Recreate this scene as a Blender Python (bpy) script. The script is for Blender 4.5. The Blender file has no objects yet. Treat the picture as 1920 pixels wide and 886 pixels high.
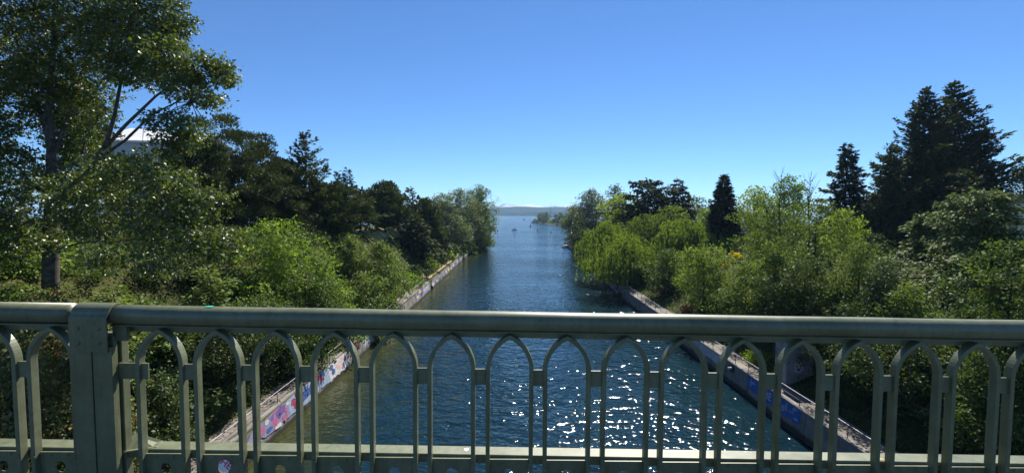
import bpy, math, random
import numpy as np
from mathutils import Matrix, Vector

# ------------------------------------------------------------------ camera, sky, sun, exposure
R = math.radians
scene = bpy.context.scene
col = scene.collection
EYE = 18.0            # eye height above the water
FPX, CX, CY = 820.0, 960.0, 443.0   # focal length and centre of the photograph, in its pixels
PITCH, ROLL = R(3.0), R(0.3)
cam_data = bpy.data.cameras.new("camera"); cam = bpy.data.objects.new("camera", cam_data)
col.objects.link(cam)
cam_data.sensor_width = 36.0; cam_data.lens = FPX / 1920.0 * 36.0
cam_data.clip_start = 0.1; cam_data.clip_end = 60000.0
CM = Matrix.Rotation(math.pi / 2 - PITCH, 4, 'X') @ Matrix.Rotation(ROLL, 4, 'Z')
cam.matrix_world = Matrix.Translation((0, 0, EYE)) @ CM
scene.camera = cam

SUN_AZ, SUN_EL = R(19.5), R(48.0)     # azimuth to the right of the view axis (+Y)
world = bpy.data.worlds.new("World"); scene.world = world; world.use_nodes = True
wn = world.node_tree.nodes; wl = world.node_tree.links
sky = wn.new("ShaderNodeTexSky"); sky.sky_type = 'NISHITA'; sky.sun_disc = False
sky.sun_elevation = SUN_EL; sky.sun_rotation = SUN_AZ
sky.altitude = 0; sky.air_density = 0.8; sky.dust_density = 0.0; sky.ozone_density = 10.0
tint = wn.new("ShaderNodeMixRGB"); tint.blend_type = 'MULTIPLY'; tint.inputs[0].default_value = 1.0; tint.inputs[2].default_value = (0.80, 0.94, 1.0, 1)   # clear azure, the same over the whole sky
wl.new(sky.outputs[0], tint.inputs[1]); wl.new(tint.outputs[0], wn["Background"].inputs[0]); wn["Background"].inputs[1].default_value = 0.071
sd = bpy.data.lights.new("sun", 'SUN'); sd.energy = 5.0; sd.angle = R(0.53); sd.color = (1.0, 0.94, 0.84)
sun = bpy.data.objects.new("sun", sd); col.objects.link(sun)
SDIR = Vector((math.sin(SUN_AZ) * math.cos(SUN_EL), math.cos(SUN_AZ) * math.cos(SUN_EL), math.sin(SUN_EL)))
sun.rotation_euler = SDIR.to_track_quat('Z', 'Y').to_euler()
vs = scene.view_settings
vs.view_transform = 'Standard'; vs.look = 'None'; vs.exposure = 1.0; vs.gamma = 1.0; vs.use_curve_mapping = False
scene.cycles.max_bounces = 8; scene.cycles.diffuse_bounces = 3; scene.cycles.transparent_max_bounces = 8; scene.cycles.volume_bounces = 1

# ------------------------------------------------------------------ helpers
def at(px, py, Y):
    """point at forward distance Y that the photograph shows at (px, py)"""
    d = CM.to_3x3() @ Vector(((px - CX) / FPX, -(py - CY) / FPX, -1.0))
    s = Y / d.y
    return Vector((d.x * s, Y, EYE + d.z * s))

def tag(o, label=None, cat=None, group=None, kind=None):
    if label: o['label'] = label
    if cat: o['category'] = cat
    if group: o['group'] = group
    if kind: o['kind'] = kind
    return o

def link(name, data, parent=None):
    o = bpy.data.objects.new(name, data); col.objects.link(o)
    if parent is not None: o.parent = parent
    return o

def empty(name, loc=(0, 0, 0), rz=0.0):
    o = link(name, None); o.location = loc; o.rotation_euler = (0, 0, rz); o.empty_display_size = 0.3
    return o

class MB:
    """collects shapes, links them as one mesh object"""
    def __init__(s): s.v = []; s.f = []; s.tone = []
    def add(s, verts, faces, tone=0.5):
        n = len(s.v); s.v.extend([tuple(p) for p in verts]); s.f.extend([tuple(i + n for i in f) for f in faces])
        s.tone.extend([tone] * len(faces)); return s
    def box(s, x0, x1, y0, y1, z0, z1):
        v = [(x, y, z) for z in (z0, z1) for y in (y0, y1) for x in (x0, x1)]
        return s.add(v, [(0, 2, 3, 1), (4, 5, 7, 6), (0, 1, 5, 4), (2, 6, 7, 3), (0, 4, 6, 2), (1, 3, 7, 5)])
    def bevbox(s, x0, x1, y0, y1, z0, z1, b=0.004):
        xs = (x0, x1); ys = (y0, y1); zs = (z0, z1)
        import bmesh
        bm = bmesh.new(); bmesh.ops.create_cube(bm, size=1)
        for v in bm.verts:
            v.co = ((x0 + x1) / 2 + v.co.x * (x1 - x0), (y0 + y1) / 2 + v.co.y * (y1 - y0), (z0 + z1) / 2 + v.co.z * (z1 - z0))
        bmesh.ops.bevel(bm, geom=list(bm.edges), offset=b, segments=2, affect='EDGES', profile=0.5)
        bm.verts.index_update()
        s.add([v.co[:] for v in bm.verts], [[v.index for v in f.verts] for f in bm.faces]); bm.free(); return s
    def tube(s, pts, rad, sides=6, cap=True, tone=0.5):
        pts = [Vector(p) for p in pts]; n = len(pts)
        if not hasattr(rad, '__len__'): rad = [rad] * n
        vv = []; u = None
        for i, p in enumerate(pts):
            t = (pts[min(i + 1, n - 1)] - pts[max(i - 1, 0)])
            if t.length < 1e-9: t = Vector((0, 0, 1))
            t.normalize()
            if u is None: u = t.cross(Vector((0, 0, 1)) if abs(t.z) < 0.9 else Vector((1, 0, 0)))
            u = (u - t * u.dot(t)); u.normalize(); w = t.cross(u)
            for k in range(sides):
                a = 2 * math.pi * k / sides
                vv.append(p + (u * math.cos(a) + w * math.sin(a)) * rad[i])
        ff = []
        for i in range(n - 1):
            for k in range(sides):
                a = i * sides + k; b = i * sides + (k + 1) % sides
                ff.append((a, b, b + sides, a + sides))
        if cap:
            ff.append(tuple(range(sides - 1, -1, -1))); ff.append(tuple((n - 1) * sides + k for k in range(sides)))
        return s.add(vv, ff, tone)
    def prism(s, poly, y0, y1):
        """polygon in x,z pushed from y0 to y1"""
        n = len(poly); v = [(x, y0, z) for x, z in poly] + [(x, y1, z) for x, z in poly]
        return s.add(v, [tuple(range(n)), tuple(range(2 * n - 1, n - 1, -1))] +
                     [((k + 1) % n, k, n + k, n + (k + 1) % n) for k in range(n)])
    def mesh(s, name, mat, smooth=False):
        me = bpy.data.meshes.new(name); me.from_pydata(s.v, [], s.f)
        if mat: me.materials.append(mat)
        import bmesh
        bm = bmesh.new(); bm.from_mesh(me); bmesh.ops.recalc_face_normals(bm, faces=bm.faces); bm.to_mesh(me); bm.free()
        if smooth: me.polygons.foreach_set('use_smooth', [True] * len(me.polygons))
        me.update(); return me
    def build(s, name, mat, parent=None, smooth=False): return link(name, s.mesh(name, mat, smooth), parent)

def np_mesh(name, V, F, mat, tone=None, smooth=False):
    """V (n,3), F (m,4) as numpy, tone one value per face"""
    me = bpy.data.meshes.new(name); V = np.asarray(V, dtype=np.float32); F = np.asarray(F, dtype=np.int32)
    me.vertices.add(len(V)); me.vertices.foreach_set('co', V.ravel())
    me.loops.add(F.size); me.loops.foreach_set('vertex_index', F.ravel())
    me.polygons.add(len(F)); me.polygons.foreach_set('loop_start', np.arange(0, F.size, F.shape[1], dtype=np.int32))
    if tone is not None:
        a = me.attributes.new('tone', 'FLOAT', 'FACE'); a.data.foreach_set('value', np.asarray(tone, dtype=np.float32))
    if smooth: me.polygons.foreach_set('use_smooth', np.ones(len(F), dtype=bool))
    if mat: me.materials.append(mat)
    me.update(calc_edges=True); return me

# ------------------------------------------------------------------ materials
def new_mat(name):
    m = bpy.data.materials.new(name); m.use_nodes = True
    nt = m.node_tree; return m, nt.nodes, nt.links, nt.nodes["Principled BSDF"]

def noise(N, L, scale, detail=4, rough=0.55, coord='Object', vec=None):
    n = N.new("ShaderNodeTexNoise"); n.inputs['Scale'].default_value = scale
    n.inputs['Detail'].default_value = detail; n.inputs['Roughness'].default_value = rough
    if vec is None:
        tc = N.new("ShaderNodeTexCoord"); vec = tc.outputs[coord]
    L.new(vec, n.inputs['Vector']); return n

def ramp(N, L, fac, stops):
    r = N.new("ShaderNodeValToRGB"); e = r.color_ramp.elements
    while len(e) < len(stops): e.new(0.5)
    for el, (p, c) in zip(e, stops): el.position = p; el.color = (*c, 1) if len(c) == 3 else c
    L.new(fac, r.inputs[0]); return r

def bump(N, L, bs, height, strength=0.3, dist=0.02):
    b = N.new("ShaderNodeBump"); b.inputs['Strength'].default_value = strength; b.inputs['Distance'].default_value = dist
    L.new(height, b.inputs['Height']); L.new(b.outputs[0], bs.inputs['Normal']); return b

def mat_noise(name, c1, c2, scale=1.0, rough=0.8, bstr=0.3, bdist=0.02, lo=0.35, hi=0.65, detail=6, spec=0.3, coord='Object', metal=0.0):
    m, N, L, bs = new_mat(name)
    n = noise(N, L, scale, detail, coord=coord); r = ramp(N, L, n.outputs['Fac'], [(lo, c1), (hi, c2)])
    L.new(r.outputs[0], bs.inputs['Base Color']); bs.inputs['Roughness'].default_value = rough
    bs.inputs['Specular IOR Level'].default_value = spec; bs.inputs['Metallic'].default_value = metal
    if bstr > 0:
        n2 = noise(N, L, scale * 6, 5, coord=coord); bump(N, L, bs, n2.outputs['Fac'], bstr, bdist)
    return m

def mat_leaf(name, dark, light, trans=0.42, gloss=0.039, groug=0.42, warm=(1.25, 1.2, 0.55), split=None):
    m, N, L, bs = new_mat(name); N.remove(bs)
    dark, light = [(c[0], c[1] * 1.06, c[2] * 0.75) for c in (dark, light)]
    out = N["Material Output"]
    at_ = N.new("ShaderNodeAttribute"); at_.attribute_name = 'tone'
    oi = N.new("ShaderNodeObjectInfo")
    ad = N.new("ShaderNodeMath"); ad.operation = 'MULTIPLY_ADD'; ad.inputs[1].default_value = 0.16; ad.inputs[2].default_value = -0.08
    L.new(oi.outputs['Random'], ad.inputs[0])
    a2 = N.new("ShaderNodeMath"); a2.operation = 'ADD'; L.new(at_.outputs['Fac'], a2.inputs[0]); L.new(ad.outputs[0], a2.inputs[1])
    r = ramp(N, L, a2.outputs[0], split or [(0.0, dark), (1.0, light)])
    df = N.new("ShaderNodeBsdfDiffuse"); L.new(r.outputs[0], df.inputs[0])
    tr = N.new("ShaderNodeBsdfTranslucent")
    mu = N.new("ShaderNodeMixRGB"); mu.blend_type = 'MULTIPLY'; mu.inputs[0].default_value = 1; mu.inputs[2].default_value = (*[w * trans * 1.45 for w in warm], 1)
    L.new(r.outputs[0], mu.inputs[1]); L.new(mu.outputs[0], tr.inputs[0])
    mx = N.new("ShaderNodeAddShader")
    L.new(df.outputs[0], mx.inputs[0]); L.new(tr.outputs[0], mx.inputs[1])
    gl = N.new("ShaderNodeBsdfGlossy"); gl.inputs['Roughness'].default_value = groug + 0.16
    m2 = N.new("ShaderNodeMixShader"); m2.inputs[0].default_value = gloss * 0.8
    L.new(mx.outputs[0], m2.inputs[1]); L.new(gl.outputs[0], m2.inputs[2]); L.new(m2.outputs[0], out.inputs[0])
    return m

def mat_plain(name, c, rough=0.6, metal=0.0, spec=0.4, var=0.12, scale=3.0):
    return mat_noise(name, tuple(x * (1 - var) for x in c), tuple(min(1, x * (1 + var)) for x in c), scale, rough, 0.15, 0.01, spec=spec, metal=metal)

# foliage: reflectances of real leaves (0.02-0.12)
LF = {
    'hero':   mat_leaf('leaf_hero', (0.014, 0.026, 0.006), (0.074, 0.096, 0.018), trans=0.45, gloss=0.085, groug=0.28),
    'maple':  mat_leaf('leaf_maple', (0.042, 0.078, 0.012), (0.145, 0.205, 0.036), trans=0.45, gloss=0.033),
    'pine':   mat_leaf('leaf_pine', (0.020, 0.027, 0.011), (0.056, 0.068, 0.026), trans=0.22, gloss=0.028, groug=0.45, warm=(1.1, 1.1, 0.7)),
    'fir':    mat_leaf('leaf_fir', (0.018, 0.026, 0.014), (0.052, 0.064, 0.030), trans=0.18, gloss=0.028, groug=0.45, warm=(1.1, 1.1, 0.7)),
    'bluefir': mat_leaf('leaf_bluefir', (0.018, 0.032, 0.026), (0.045, 0.066, 0.052), trans=0.2, gloss=0.028, groug=0.45, warm=(1.0, 1.1, 0.8)),
    'poplar': mat_leaf('leaf_poplar', (0.044, 0.058, 0.026), (0.150, 0.165, 0.095), trans=0.38, gloss=0.050, groug=0.42, warm=(1.1, 1.15, 0.65)),
    'poplard': mat_leaf('leaf_dark_poplar', (0.024, 0.038, 0.014), (0.085, 0.102, 0.046), trans=0.38, gloss=0.075, groug=0.30),
    'grey':   mat_leaf('leaf_grey', (0.050, 0.072, 0.020), (0.122, 0.156, 0.046), trans=0.4, gloss=0.033, warm=(1.15, 1.15, 0.6)),
    'willow': mat_leaf('leaf_willow', (0.040, 0.068, 0.012), (0.140, 0.185, 0.040), trans=0.45, gloss=0.028),
    'lime':   mat_leaf('leaf_lime', (0.080, 0.120, 0.014), (0.170, 0.215, 0.030), trans=0.5, gloss=0.028),
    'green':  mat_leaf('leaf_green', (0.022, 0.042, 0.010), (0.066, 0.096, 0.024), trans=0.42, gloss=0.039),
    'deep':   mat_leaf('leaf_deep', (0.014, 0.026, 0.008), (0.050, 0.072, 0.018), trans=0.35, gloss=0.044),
    'birch':  mat_leaf('leaf_birch', (0.036, 0.060, 0.012), (0.105, 0.138, 0.028), trans=0.42, gloss=0.044),
    'deodar': mat_leaf('leaf_deodar', (0.036, 0.054, 0.020), (0.105, 0.132, 0.060), trans=0.28, gloss=0.050, groug=0.45, warm=(1.1, 1.15, 0.7)),
    'bronze': mat_leaf('leaf_bronze', (0.045, 0.060, 0.014), (0.200, 0.075, 0.030), trans=0.42, gloss=0.05, split=[(0.0, (0.030, 0.050, 0.012)), (0.60, (0.095, 0.115, 0.030)), (0.74, (0.13, 0.10, 0.030)), (0.92, (0.26, 0.085, 0.035))]),
    'yellow': mat_leaf('leaf_yellow', (0.150, 0.130, 0.014), (0.520, 0.380, 0.030), trans=0.4, gloss=0.022, warm=(1, 1, .6)),
    'orange': mat_leaf('leaf_orange', (0.250, 0.120, 0.012), (0.600, 0.240, 0.020), trans=0.4, gloss=0.022, warm=(1, 1, .6)),
    'redleaf': mat_leaf('leaf_red', (0.100, 0.030, 0.024), (0.260, 0.085, 0.070), trans=0.4, gloss=0.033, warm=(1, .9, .9)),
    'ivy':    mat_leaf('leaf_ivy', (0.014, 0.030, 0.008), (0.060, 0.096, 0.020), trans=0.35, gloss=0.039),
    'farwood': mat_leaf('leaf_farwood', (0.028, 0.052, 0.016), (0.085, 0.110, 0.030), trans=0.35, gloss=0.028),
}
BARK = mat_noise('bark_dark', (0.030, 0.024, 0.018), (0.085, 0.070, 0.055), 6, 0.9, 0.8, 0.03, spec=0.15)
BARKG = mat_noise('bark_grey', (0.040, 0.033, 0.027), (0.125, 0.108, 0.090), 3, 0.85, 0.8, 0.03, spec=0.15)
BARKR = mat_noise('bark_reddish', (0.050, 0.030, 0.020), (0.115, 0.075, 0.050), 5, 0.9, 0.8, 0.03, spec=0.15)

def mat_concrete(name, base, wet=True):
    m, N, L, bs = new_mat(name)
    tc = N.new("ShaderNodeTexCoord"); geo = N.new("ShaderNodeNewGeometry")
    n1 = noise(N, L, 0.7, 6, 0.6, vec=geo.outputs['Position']); n2 = noise(N, L, 9, 6, 0.65, vec=geo.outputs['Position'])
    c = [tuple(x * k for x in base) for k in (0.55, 1.0, 1.2)]
    r = ramp(N, L, n1.outputs['Fac'], [(0.32, c[0]), (0.55, c[1]), (0.75, c[2])])
    mx = N.new("ShaderNodeMixRGB"); mx.blend_type = 'MULTIPLY'; mx.inputs[0].default_value = 0.5
    r2 = ramp(N, L, n2.outputs['Fac'], [(0.3, (0.5, 0.47, 0.43)), (0.62, (1, 1, 1))])
    L.new(r.outputs[0], mx.inputs[1]); L.new(r2.outputs[0], mx.inputs[2])
    last = mx.outputs[0]
    if wet:     # algae and water mark with its own ragged edge above the water
        sp = N.new("ShaderNodeSeparateXYZ"); L.new(geo.outputs['Position'], sp.inputs[0])
        md = N.new("ShaderNodeMath"); md.operation = 'MULTIPLY_ADD'; md.inputs[1].default_value = 0.7
        L.new(n1.outputs['Fac'], md.inputs[0]); L.new(sp.outputs['Z'], md.inputs[2])
        rr = ramp(N, L, md.outputs[0], [(0.72, (1, 1, 1)), (0.98, (0, 0, 0))])
        m2 = N.new("ShaderNodeMixRGB"); m2.inputs[2].default_value = (0.045, 0.042, 0.032, 1)
        L.new(rr.outputs[0], m2.inputs[0]); L.new(last, m2.inputs[1]); last = m2.outputs[0]
    L.new(last, bs.inputs['Base Color']); bs.inputs['Roughness'].default_value = 0.85; bs.inputs['Specular IOR Level'].default_value = 0.25
    bump(N, L, bs, n2.outputs['Fac'], 0.4, 0.03); return m
CONC = mat_concrete('concrete_wall', (0.225, 0.212, 0.195))
CONC2 = mat_concrete('concrete_pale', (0.26, 0.25, 0.255))
CONCD = mat_concrete('concrete_dry', (0.30, 0.30, 0.31), wet=False)
PATH = mat_noise('path_asphalt', (0.125, 0.112, 0.098), (0.20, 0.178, 0.155), 0.8, 0.9, 0.3, 0.02, coord='Object')
DECK = mat_noise('bridge_sidewalk', (0.030, 0.030, 0.029), (0.050, 0.049, 0.047), 1.2, 0.85, 0.3, 0.02)
METAL = mat_plain('galvanised_pipe', (0.26, 0.255, 0.25), 0.5, 0.6)
RUST_SHADE = mat_plain('rusty_shaded_pipe', (0.10, 0.075, 0.055), 0.7, 0.3)
DIRT = mat_noise('dry_earth', (0.20, 0.15, 0.09), (0.36, 0.28, 0.18), 0.9, 0.95, 0.5, 0.05)

def mat_ground():
    m, N, L, bs = new_mat('ground_soil')
    geo = N.new("ShaderNodeNewGeometry")
    n1 = noise(N, L, 0.09, 5, 0.6, vec=geo.outputs['Position']); n2 = noise(N, L, 1.3, 6, 0.65, vec=geo.outputs['Position'])
    r1 = ramp(N, L, n1.outputs['Fac'], [(0.35, (0.035, 0.045, 0.014)), (0.55, (0.075, 0.080, 0.026)), (0.68, (0.095, 0.098, 0.032))])
    r2 = ramp(N, L, n2.outputs['Fac'], [(0.3, (0.55, 0.5, 0.45)), (0.7, (1.1, 1.1, 1.0))])
    mx = N.new("ShaderNodeMixRGB"); mx.blend_type = 'MULTIPLY'; mx.inputs[0].default_value = 1
    L.new(r1.outputs[0], mx.inputs[1]); L.new(r2.outputs[0], mx.inputs[2]); L.new(mx.outputs[0], bs.inputs['Base Color'])
    bs.inputs['Roughness'].default_value = 0.95; bs.inputs['Specular IOR Level'].default_value = 0.1
    bump(N, L, bs, n2.outputs['Fac'], 0.6, 0.2); return m
GROUND = mat_ground()

def mat_paint():
    m, N, L, bs = new_mat('green_bridge_paint')
    geo = N.new("ShaderNodeNewGeometry")
    n1 = noise(N, L, 2.2, 5, 0.6, vec=geo.outputs['Position']); n2 = noise(N, L, 170, 3, 0.6, vec=geo.outputs['Position'])
    n3 = noise(N, L, 38, 4, 0.7, vec=geo.outputs['Position'])
    n4 = noise(N, L, 9, 6, 0.7, vec=geo.outputs['Position'])
    mp = N.new("ShaderNodeMapping"); mp.inputs['Scale'].default_value = (26, 26, 2.2); L.new(geo.outputs['Position'], mp.inputs['Vector'])
    n5 = noise(N, L, 1.0, 5, 0.6, vec=mp.outputs[0])       # runs and drips
    r = ramp(N, L, n1.outputs['Fac'], [(0.3, (0.128, 0.143, 0.080)), (0.7, (0.170, 0.186, 0.110))])
    r3 = ramp(N, L, n3.outputs['Fac'], [(0.30, (0.34, 0.20, 0.12)), (0.36, (1, 1, 1))])     # chips
    r4 = ramp(N, L, n4.outputs['Fac'], [(0.36, (0.62, 0.60, 0.54)), (0.58, (1, 1, 1))])     # grime
    r5 = ramp(N, L, n5.outputs['Fac'], [(0.36, (0.66, 0.64, 0.58)), (0.52, (1, 1, 1))])
    mx = N.new("ShaderNodeMixRGB"); mx.blend_type = 'MULTIPLY'; mx.inputs[0].default_value = 0.75
    L.new(r.outputs[0], mx.inputs[1]); L.new(r3.outputs[0], mx.inputs[2]); last = mx.outputs[0]
    for q, k in ((r4, 0.55), (r5, 0.45)):
        m2 = N.new("ShaderNodeMixRGB"); m2.blend_type = 'MULTIPLY'; m2.inputs[0].default_value = k
        L.new(last, m2.inputs[1]); L.new(q.outputs[0], m2.inputs[2]); last = m2.outputs[0]
    L.new(last, bs.inputs['Base Color'])
    rr = ramp(N, L, n1.outputs['Fac'], [(0.3, (0.34, 0.34, 0.34)), (0.7, (0.48, 0.48, 0.48))])
    L.new(rr.outputs[0], bs.inputs['Roughness']); bs.inputs['Specular IOR Level'].default_value = 0.5
    bump(N, L, bs, n2.outputs['Fac'], 0.25, 0.002); return m
PAINT = mat_paint()

def mat_water():
    m, N, L, bs = new_mat('lake_water')
    geo = N.new("ShaderNodeNewGeometry")
    mp = N.new("ShaderNodeMapping"); mp.inputs['Scale'].default_value = (0.72, 1.0, 1.0); mp.inputs['Rotation'].default_value = (0, 0, R(-8))
    L.new(geo.outputs['Position'], mp.inputs['Vector'])
    big = noise(N, L, 0.34, 3, 0.5, vec=mp.outputs[0])
    mid = noise(N, L, 1.2, 1.5, 0.5, vec=mp.outputs[0])
    sml = noise(N, L, 3.2, 1, 0.5, vec=mp.outputs[0])
    gust = noise(N, L, 0.035, 3, 0.55, vec=mp.outputs[0])
    a = N.new("ShaderNodeMath"); a.operation = 'MULTIPLY_ADD'; a.inputs[1].default_value = 0.26
    L.new(sml.outputs['Fac'], a.inputs[0]); L.new(mid.outputs['Fac'], a.inputs[2])
    b = N.new("ShaderNodeMath"); b.operation = 'MULTIPLY_ADD'; b.inputs[1].default_value = 1.5
    L.new(big.outputs['Fac'], b.inputs[0]); L.new(a.outputs[0], b.inputs[2])
    bp = N.new("ShaderNodeBump"); bp.inputs['Distance'].default_value = 0.32
    rs = ramp(N, L, gust.outputs['Fac'], [(0.38, (0.45, 0.45, 0.45)), (0.62, (1, 1, 1))])
    L.new(rs.outputs[0], bp.inputs['Strength']); L.new(b.outputs[0], bp.inputs['Height']); L.new(bp.outputs[0], bs.inputs['Normal'])
    # murky green shallows along the walls, deep blue-green elsewhere: the water's own colour
    sp = N.new("ShaderNodeSeparateXYZ"); L.new(geo.outputs['Position'], sp.inputs[0])
    r = ramp(N, L, big.outputs['Fac'], [(0.3, (0.003, 0.014, 0.021)), (0.7, (0.006, 0.020, 0.027))])
    ab = N.new("ShaderNodeMath"); ab.operation = 'MULTIPLY_ADD'; ab.inputs[1].default_value = -1 / 7.0; ab.inputs[2].default_value = -11.7 / 7.0
    L.new(sp.outputs['X'], ab.inputs[0])
    sh = ramp(N, L, ab.outputs[0], [(0.0, (0, 0, 0)), (1.0, (1, 1, 1))])
    mx = N.new("ShaderNodeMixRGB"); mx.inputs[2].default_value = (0.030, 0.034, 0.008, 1)
    L.new(sh.outputs[0], mx.inputs[0]); L.new(r.outputs[0], mx.inputs[1]); L.new(mx.outputs[0], bs.inputs['Base Color'])
    bs.inputs['IOR'].default_value = 1.333; bs.inputs['Roughness'].default_value = 0.055; bs.inputs['Specular IOR Level'].default_value = 0.5
    return m
WATER = mat_water()

# ------------------------------------------------------------------ the setting: ground, water, hills
def sstep(a, b, x):
    t = max(0.0, min(1.0, (x - a) / (b - a))); return t * t * (3 - 2 * t)
XL = lambda Y: -18.7
def XR(Y): return 23.3 + 5.0 * sstep(90, 165, Y) + 1.6 * sstep(165, 250, Y)
def wob(x, y):
    return (math.sin(x * 0.21 + 1.3) * math.cos(y * 0.17) + 0.6 * math.sin(x * 0.53 - y * 0.31) + 0.3 * math.sin(x * 1.1 + y * 0.9)) * 0.5
def ground_z(X, Y):
    left = X < 0
    e = (XL(Y) - X) if left else (X - XR(Y))
    if e < 0.35: return -3.0
    top = 2.15
    if left:
        plat = 13.4 - 9.0 * sstep(120, 215, Y); w = 12.0
        e0 = 2.6
    else:
        plat = 9.6 - 5.0 * sstep(130, 230, Y); w = 15.0
        e0 = 2.7
    t = max(0.0, min(1.0, (e - e0) / w)); s = 0.55 * t + 0.45 * t * t * (3 - 2 * t)
    z = top + (plat - top) * s
    if e > e0: z += wob(X, Y) * min(1.0, (e - e0) / 4) * 0.7
    if left: z += 4.0 * sstep(32, 12, Y) * sstep(4, 9, e) * (1 - t)
    shore = 259 + 0.25 * e if left else 251 + 0.2 * e
    k = sstep(shore, shore - 9, Y)
    return -3.0 + (z + 3.0) * k
es = [0.34, 0.36, 1.2, 2.6, 3.6, 4.8, 6, 7.2, 8.4, 9.6, 10.8, 12, 13.5, 15, 17, 19, 22, 26, 31, 37, 45, 55, 70, 90, 120, 170, 260, 420, 800, 1600]
ys = [-60, -30, -10] + [0 + 2.5 * i for i in range(112)] + [285, 300, 340, 420, 600, 1000, 1800]
GV = []; ncol = 2 * len(es) + 1
for y in ys:
    for e in reversed(es): GV.append((XL(y) - e, y, ground_z(XL(y) - e, y)))
    GV.append((2.0, y, -3.5))
    for e in es: GV.append((XR(y) + e, y, ground_z(XR(y) + e, y)))
GF = [(r * ncol + c, r * ncol + c + 1, (r + 1) * ncol + c + 1, (r + 1) * ncol + c) for r in range(len(ys) - 1) for c in range(ncol - 1)]
tag(link('ground', np_mesh('ground', GV, GF, GROUND, smooth=True)), kind='structure')

wmb = MB(); W = 19000.0
wmb.add([(-W, -300, 0), (W, -300, 0), (W, W, 0), (-W, W, 0)], [(0, 1, 2, 3)])
tag(wmb.build('water', WATER), kind='structure')

def hill_strip(name, y0, y1, x0, x1, nx, ny, hf, mat):
    V = []; 
    for j in range(ny):
        for i in range(nx):
            x = x0 + (x1 - x0) * i / (nx - 1); y = y0 + (y1 - y0) * j / (ny - 1)
            V.append((x, y, hf(x, j / (ny - 1))))
    F = [(j * nx + i, j * nx + i + 1, (j + 1) * nx + i + 1, (j + 1) * nx + i) for j in range(ny - 1) for i in range(nx - 1)]
    return tag(link(name, np_mesh(name, V, F, mat)), kind='structure')
rng = np.random.default_rng(5)
FOREST = mat_noise('forested_hill', (0.010, 0.020, 0.014), (0.034, 0.048, 0.030), 0.012, 1.0, 0, 0, spec=0.0)
ROCK = mat_noise('mountain_rock_snow', (0.10, 0.11, 0.12), (0.55, 0.56, 0.58), 0.0016, 1.0, 0, 0, spec=0.0, lo=0.45, hi=0.55)
def ridge(x, t):
    base = 92 - 12 * (x + 300) / 1200 if x > -300 else 92
    base += 9 * math.sin(x / 260.0) + 5 * math.sin(x / 97.0 + 1)
    return -2 + base * math.sin(min(1, t * 1.15) * math.pi / 2) ** 1.3 + (rng.random() * 7 if t > 0.02 else 0)
hill_strip('far_hills', 4000, 5200, -2600, 2600, 520, 12, ridge, FOREST)
def shore_wood(x, t):
    return -1 + (24 + 8 * math.sin(x / 140.0) + rng.random() * 10) * math.sin(t * math.pi) if 0 < t < 1 else -1
hill_strip('far_shore_woods', 3780, 3960, -2400, 2400, 900, 5, shore_wood, FOREST)
MT = [rng.random() * 6.28 for _ in range(8)]
def mountain(x, t):
    h = 190 + 45 * math.sin(x / 610 + MT[0]) + 38 * math.sin(x / 263 + MT[1]) + 22 * math.sin(x / 121 + MT[2]) + 12 * math.sin(x / 53 + MT[3])
    h += 70 * math.exp(-((x - 900) / 420) ** 2) + 55 * math.exp(-((x - 1700) / 260) ** 2)
    return max(-2, h * (1 - abs(2 * t - 1)) + rng.random() * 10)
hill_strip('mountains', 7600, 8800, -4200, 4900, 420, 9, lambda x, t: mountain(x / 0.68, t) * 0.68, ROCK)
# ------------------------------------------------------------------ canal walls, paths, railings
def copy_of(src, parent=None, loc=None):
    c = src.copy(); col.objects.link(c)
    if parent is not None: c.parent = parent
    if loc is not None: c.location = loc
    return c

def sheet(name, x0, x1, ys_, zf, mat):
    V = []; 
    for y in ys_:
        V += [(x0(y), y, zf(y)), (x1(y), y, zf(y))]
    F = [(2 * i, 2 * i + 1, 2 * i + 3, 2 * i + 2) for i in range(len(ys_) - 1)]
    return tag(link(name, np_mesh(name, V, F, mat)), kind='structure')
rs = random.Random(3)
# each path is a sheet with an uneven, overgrown inner edge
pl = {y: -21.3 + rs.uniform(-0.25, 0.25) for y in range(0, 103)}
pr = {y: 26.0 + rs.uniform(-0.3, 0.3) for y in range(0, 96)}
sheet('path', lambda y: -19.4, lambda y: pl[y], list(range(2, 102)), lambda y: 2.17, PATH)
sheet('path', lambda y: 23.9, lambda y: pr[y], list(range(2, 93)), lambda y: 2.17, PATH)

def wall(label, y0, y1, step, face, back, top, mat, side):
    """face(y) -> x at the water, leaning back by 0.45 (left) to the coping; panels with open joints"""
    root = empty('canal_wall', (0, y0, 0))
    tag(root, label, 'wall')
    y = y0; k = 0; panels = []
    while y < y1 - 0.1:
        ye = min(y + step, y1); g = 0.025
        j = rs.uniform(-0.03, 0.03); tz = top + rs.uniform(-0.04, 0.04)
        mb = MB(); V = []
        for yy in (y + g, ye - g):
            f = face(yy) + j * side
            V += [(f, yy - y0, -1.6), (f + side * back * 0.12, yy - y0, 0.35), (f + side * back * 0.9, yy - y0, tz - 0.10), (f + side * back, yy - y0, tz),
                  (f + side * (back + 0.5), yy - y0, tz), (f + side * (back + 0.5), yy - y0, -1.6)]
        n = 6
        mb.add(V, [tuple(range(n)), tuple(range(2 * n - 1, n - 1, -1))] + [((q + 1) % n, q, n + q, n + (q + 1) % n) for q in range(n)])
        p = mb.build('wall_panel', mat, root); panels.append((y, ye, p)); y = ye; k += 1
    return root
WL = wall('battered concrete canal wall with bright graffiti below the left path', 8, 100.5, 6.2, lambda y: -18.7, 0.42, 2.24, CONC, -1)
WL2 = wall('weathered pale canal wall with washed-out graffiti, beyond the left path to the poplars', 103.5, 254, 9.5, lambda y: -18.75, 0.3, 2.05, CONC2, -1)
WR = wall('concrete canal wall with a blue graffiti tag below the right path', 8, 92, 6.5, lambda y: 23.3, 0.22, 2.22, CONC, 1)
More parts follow.
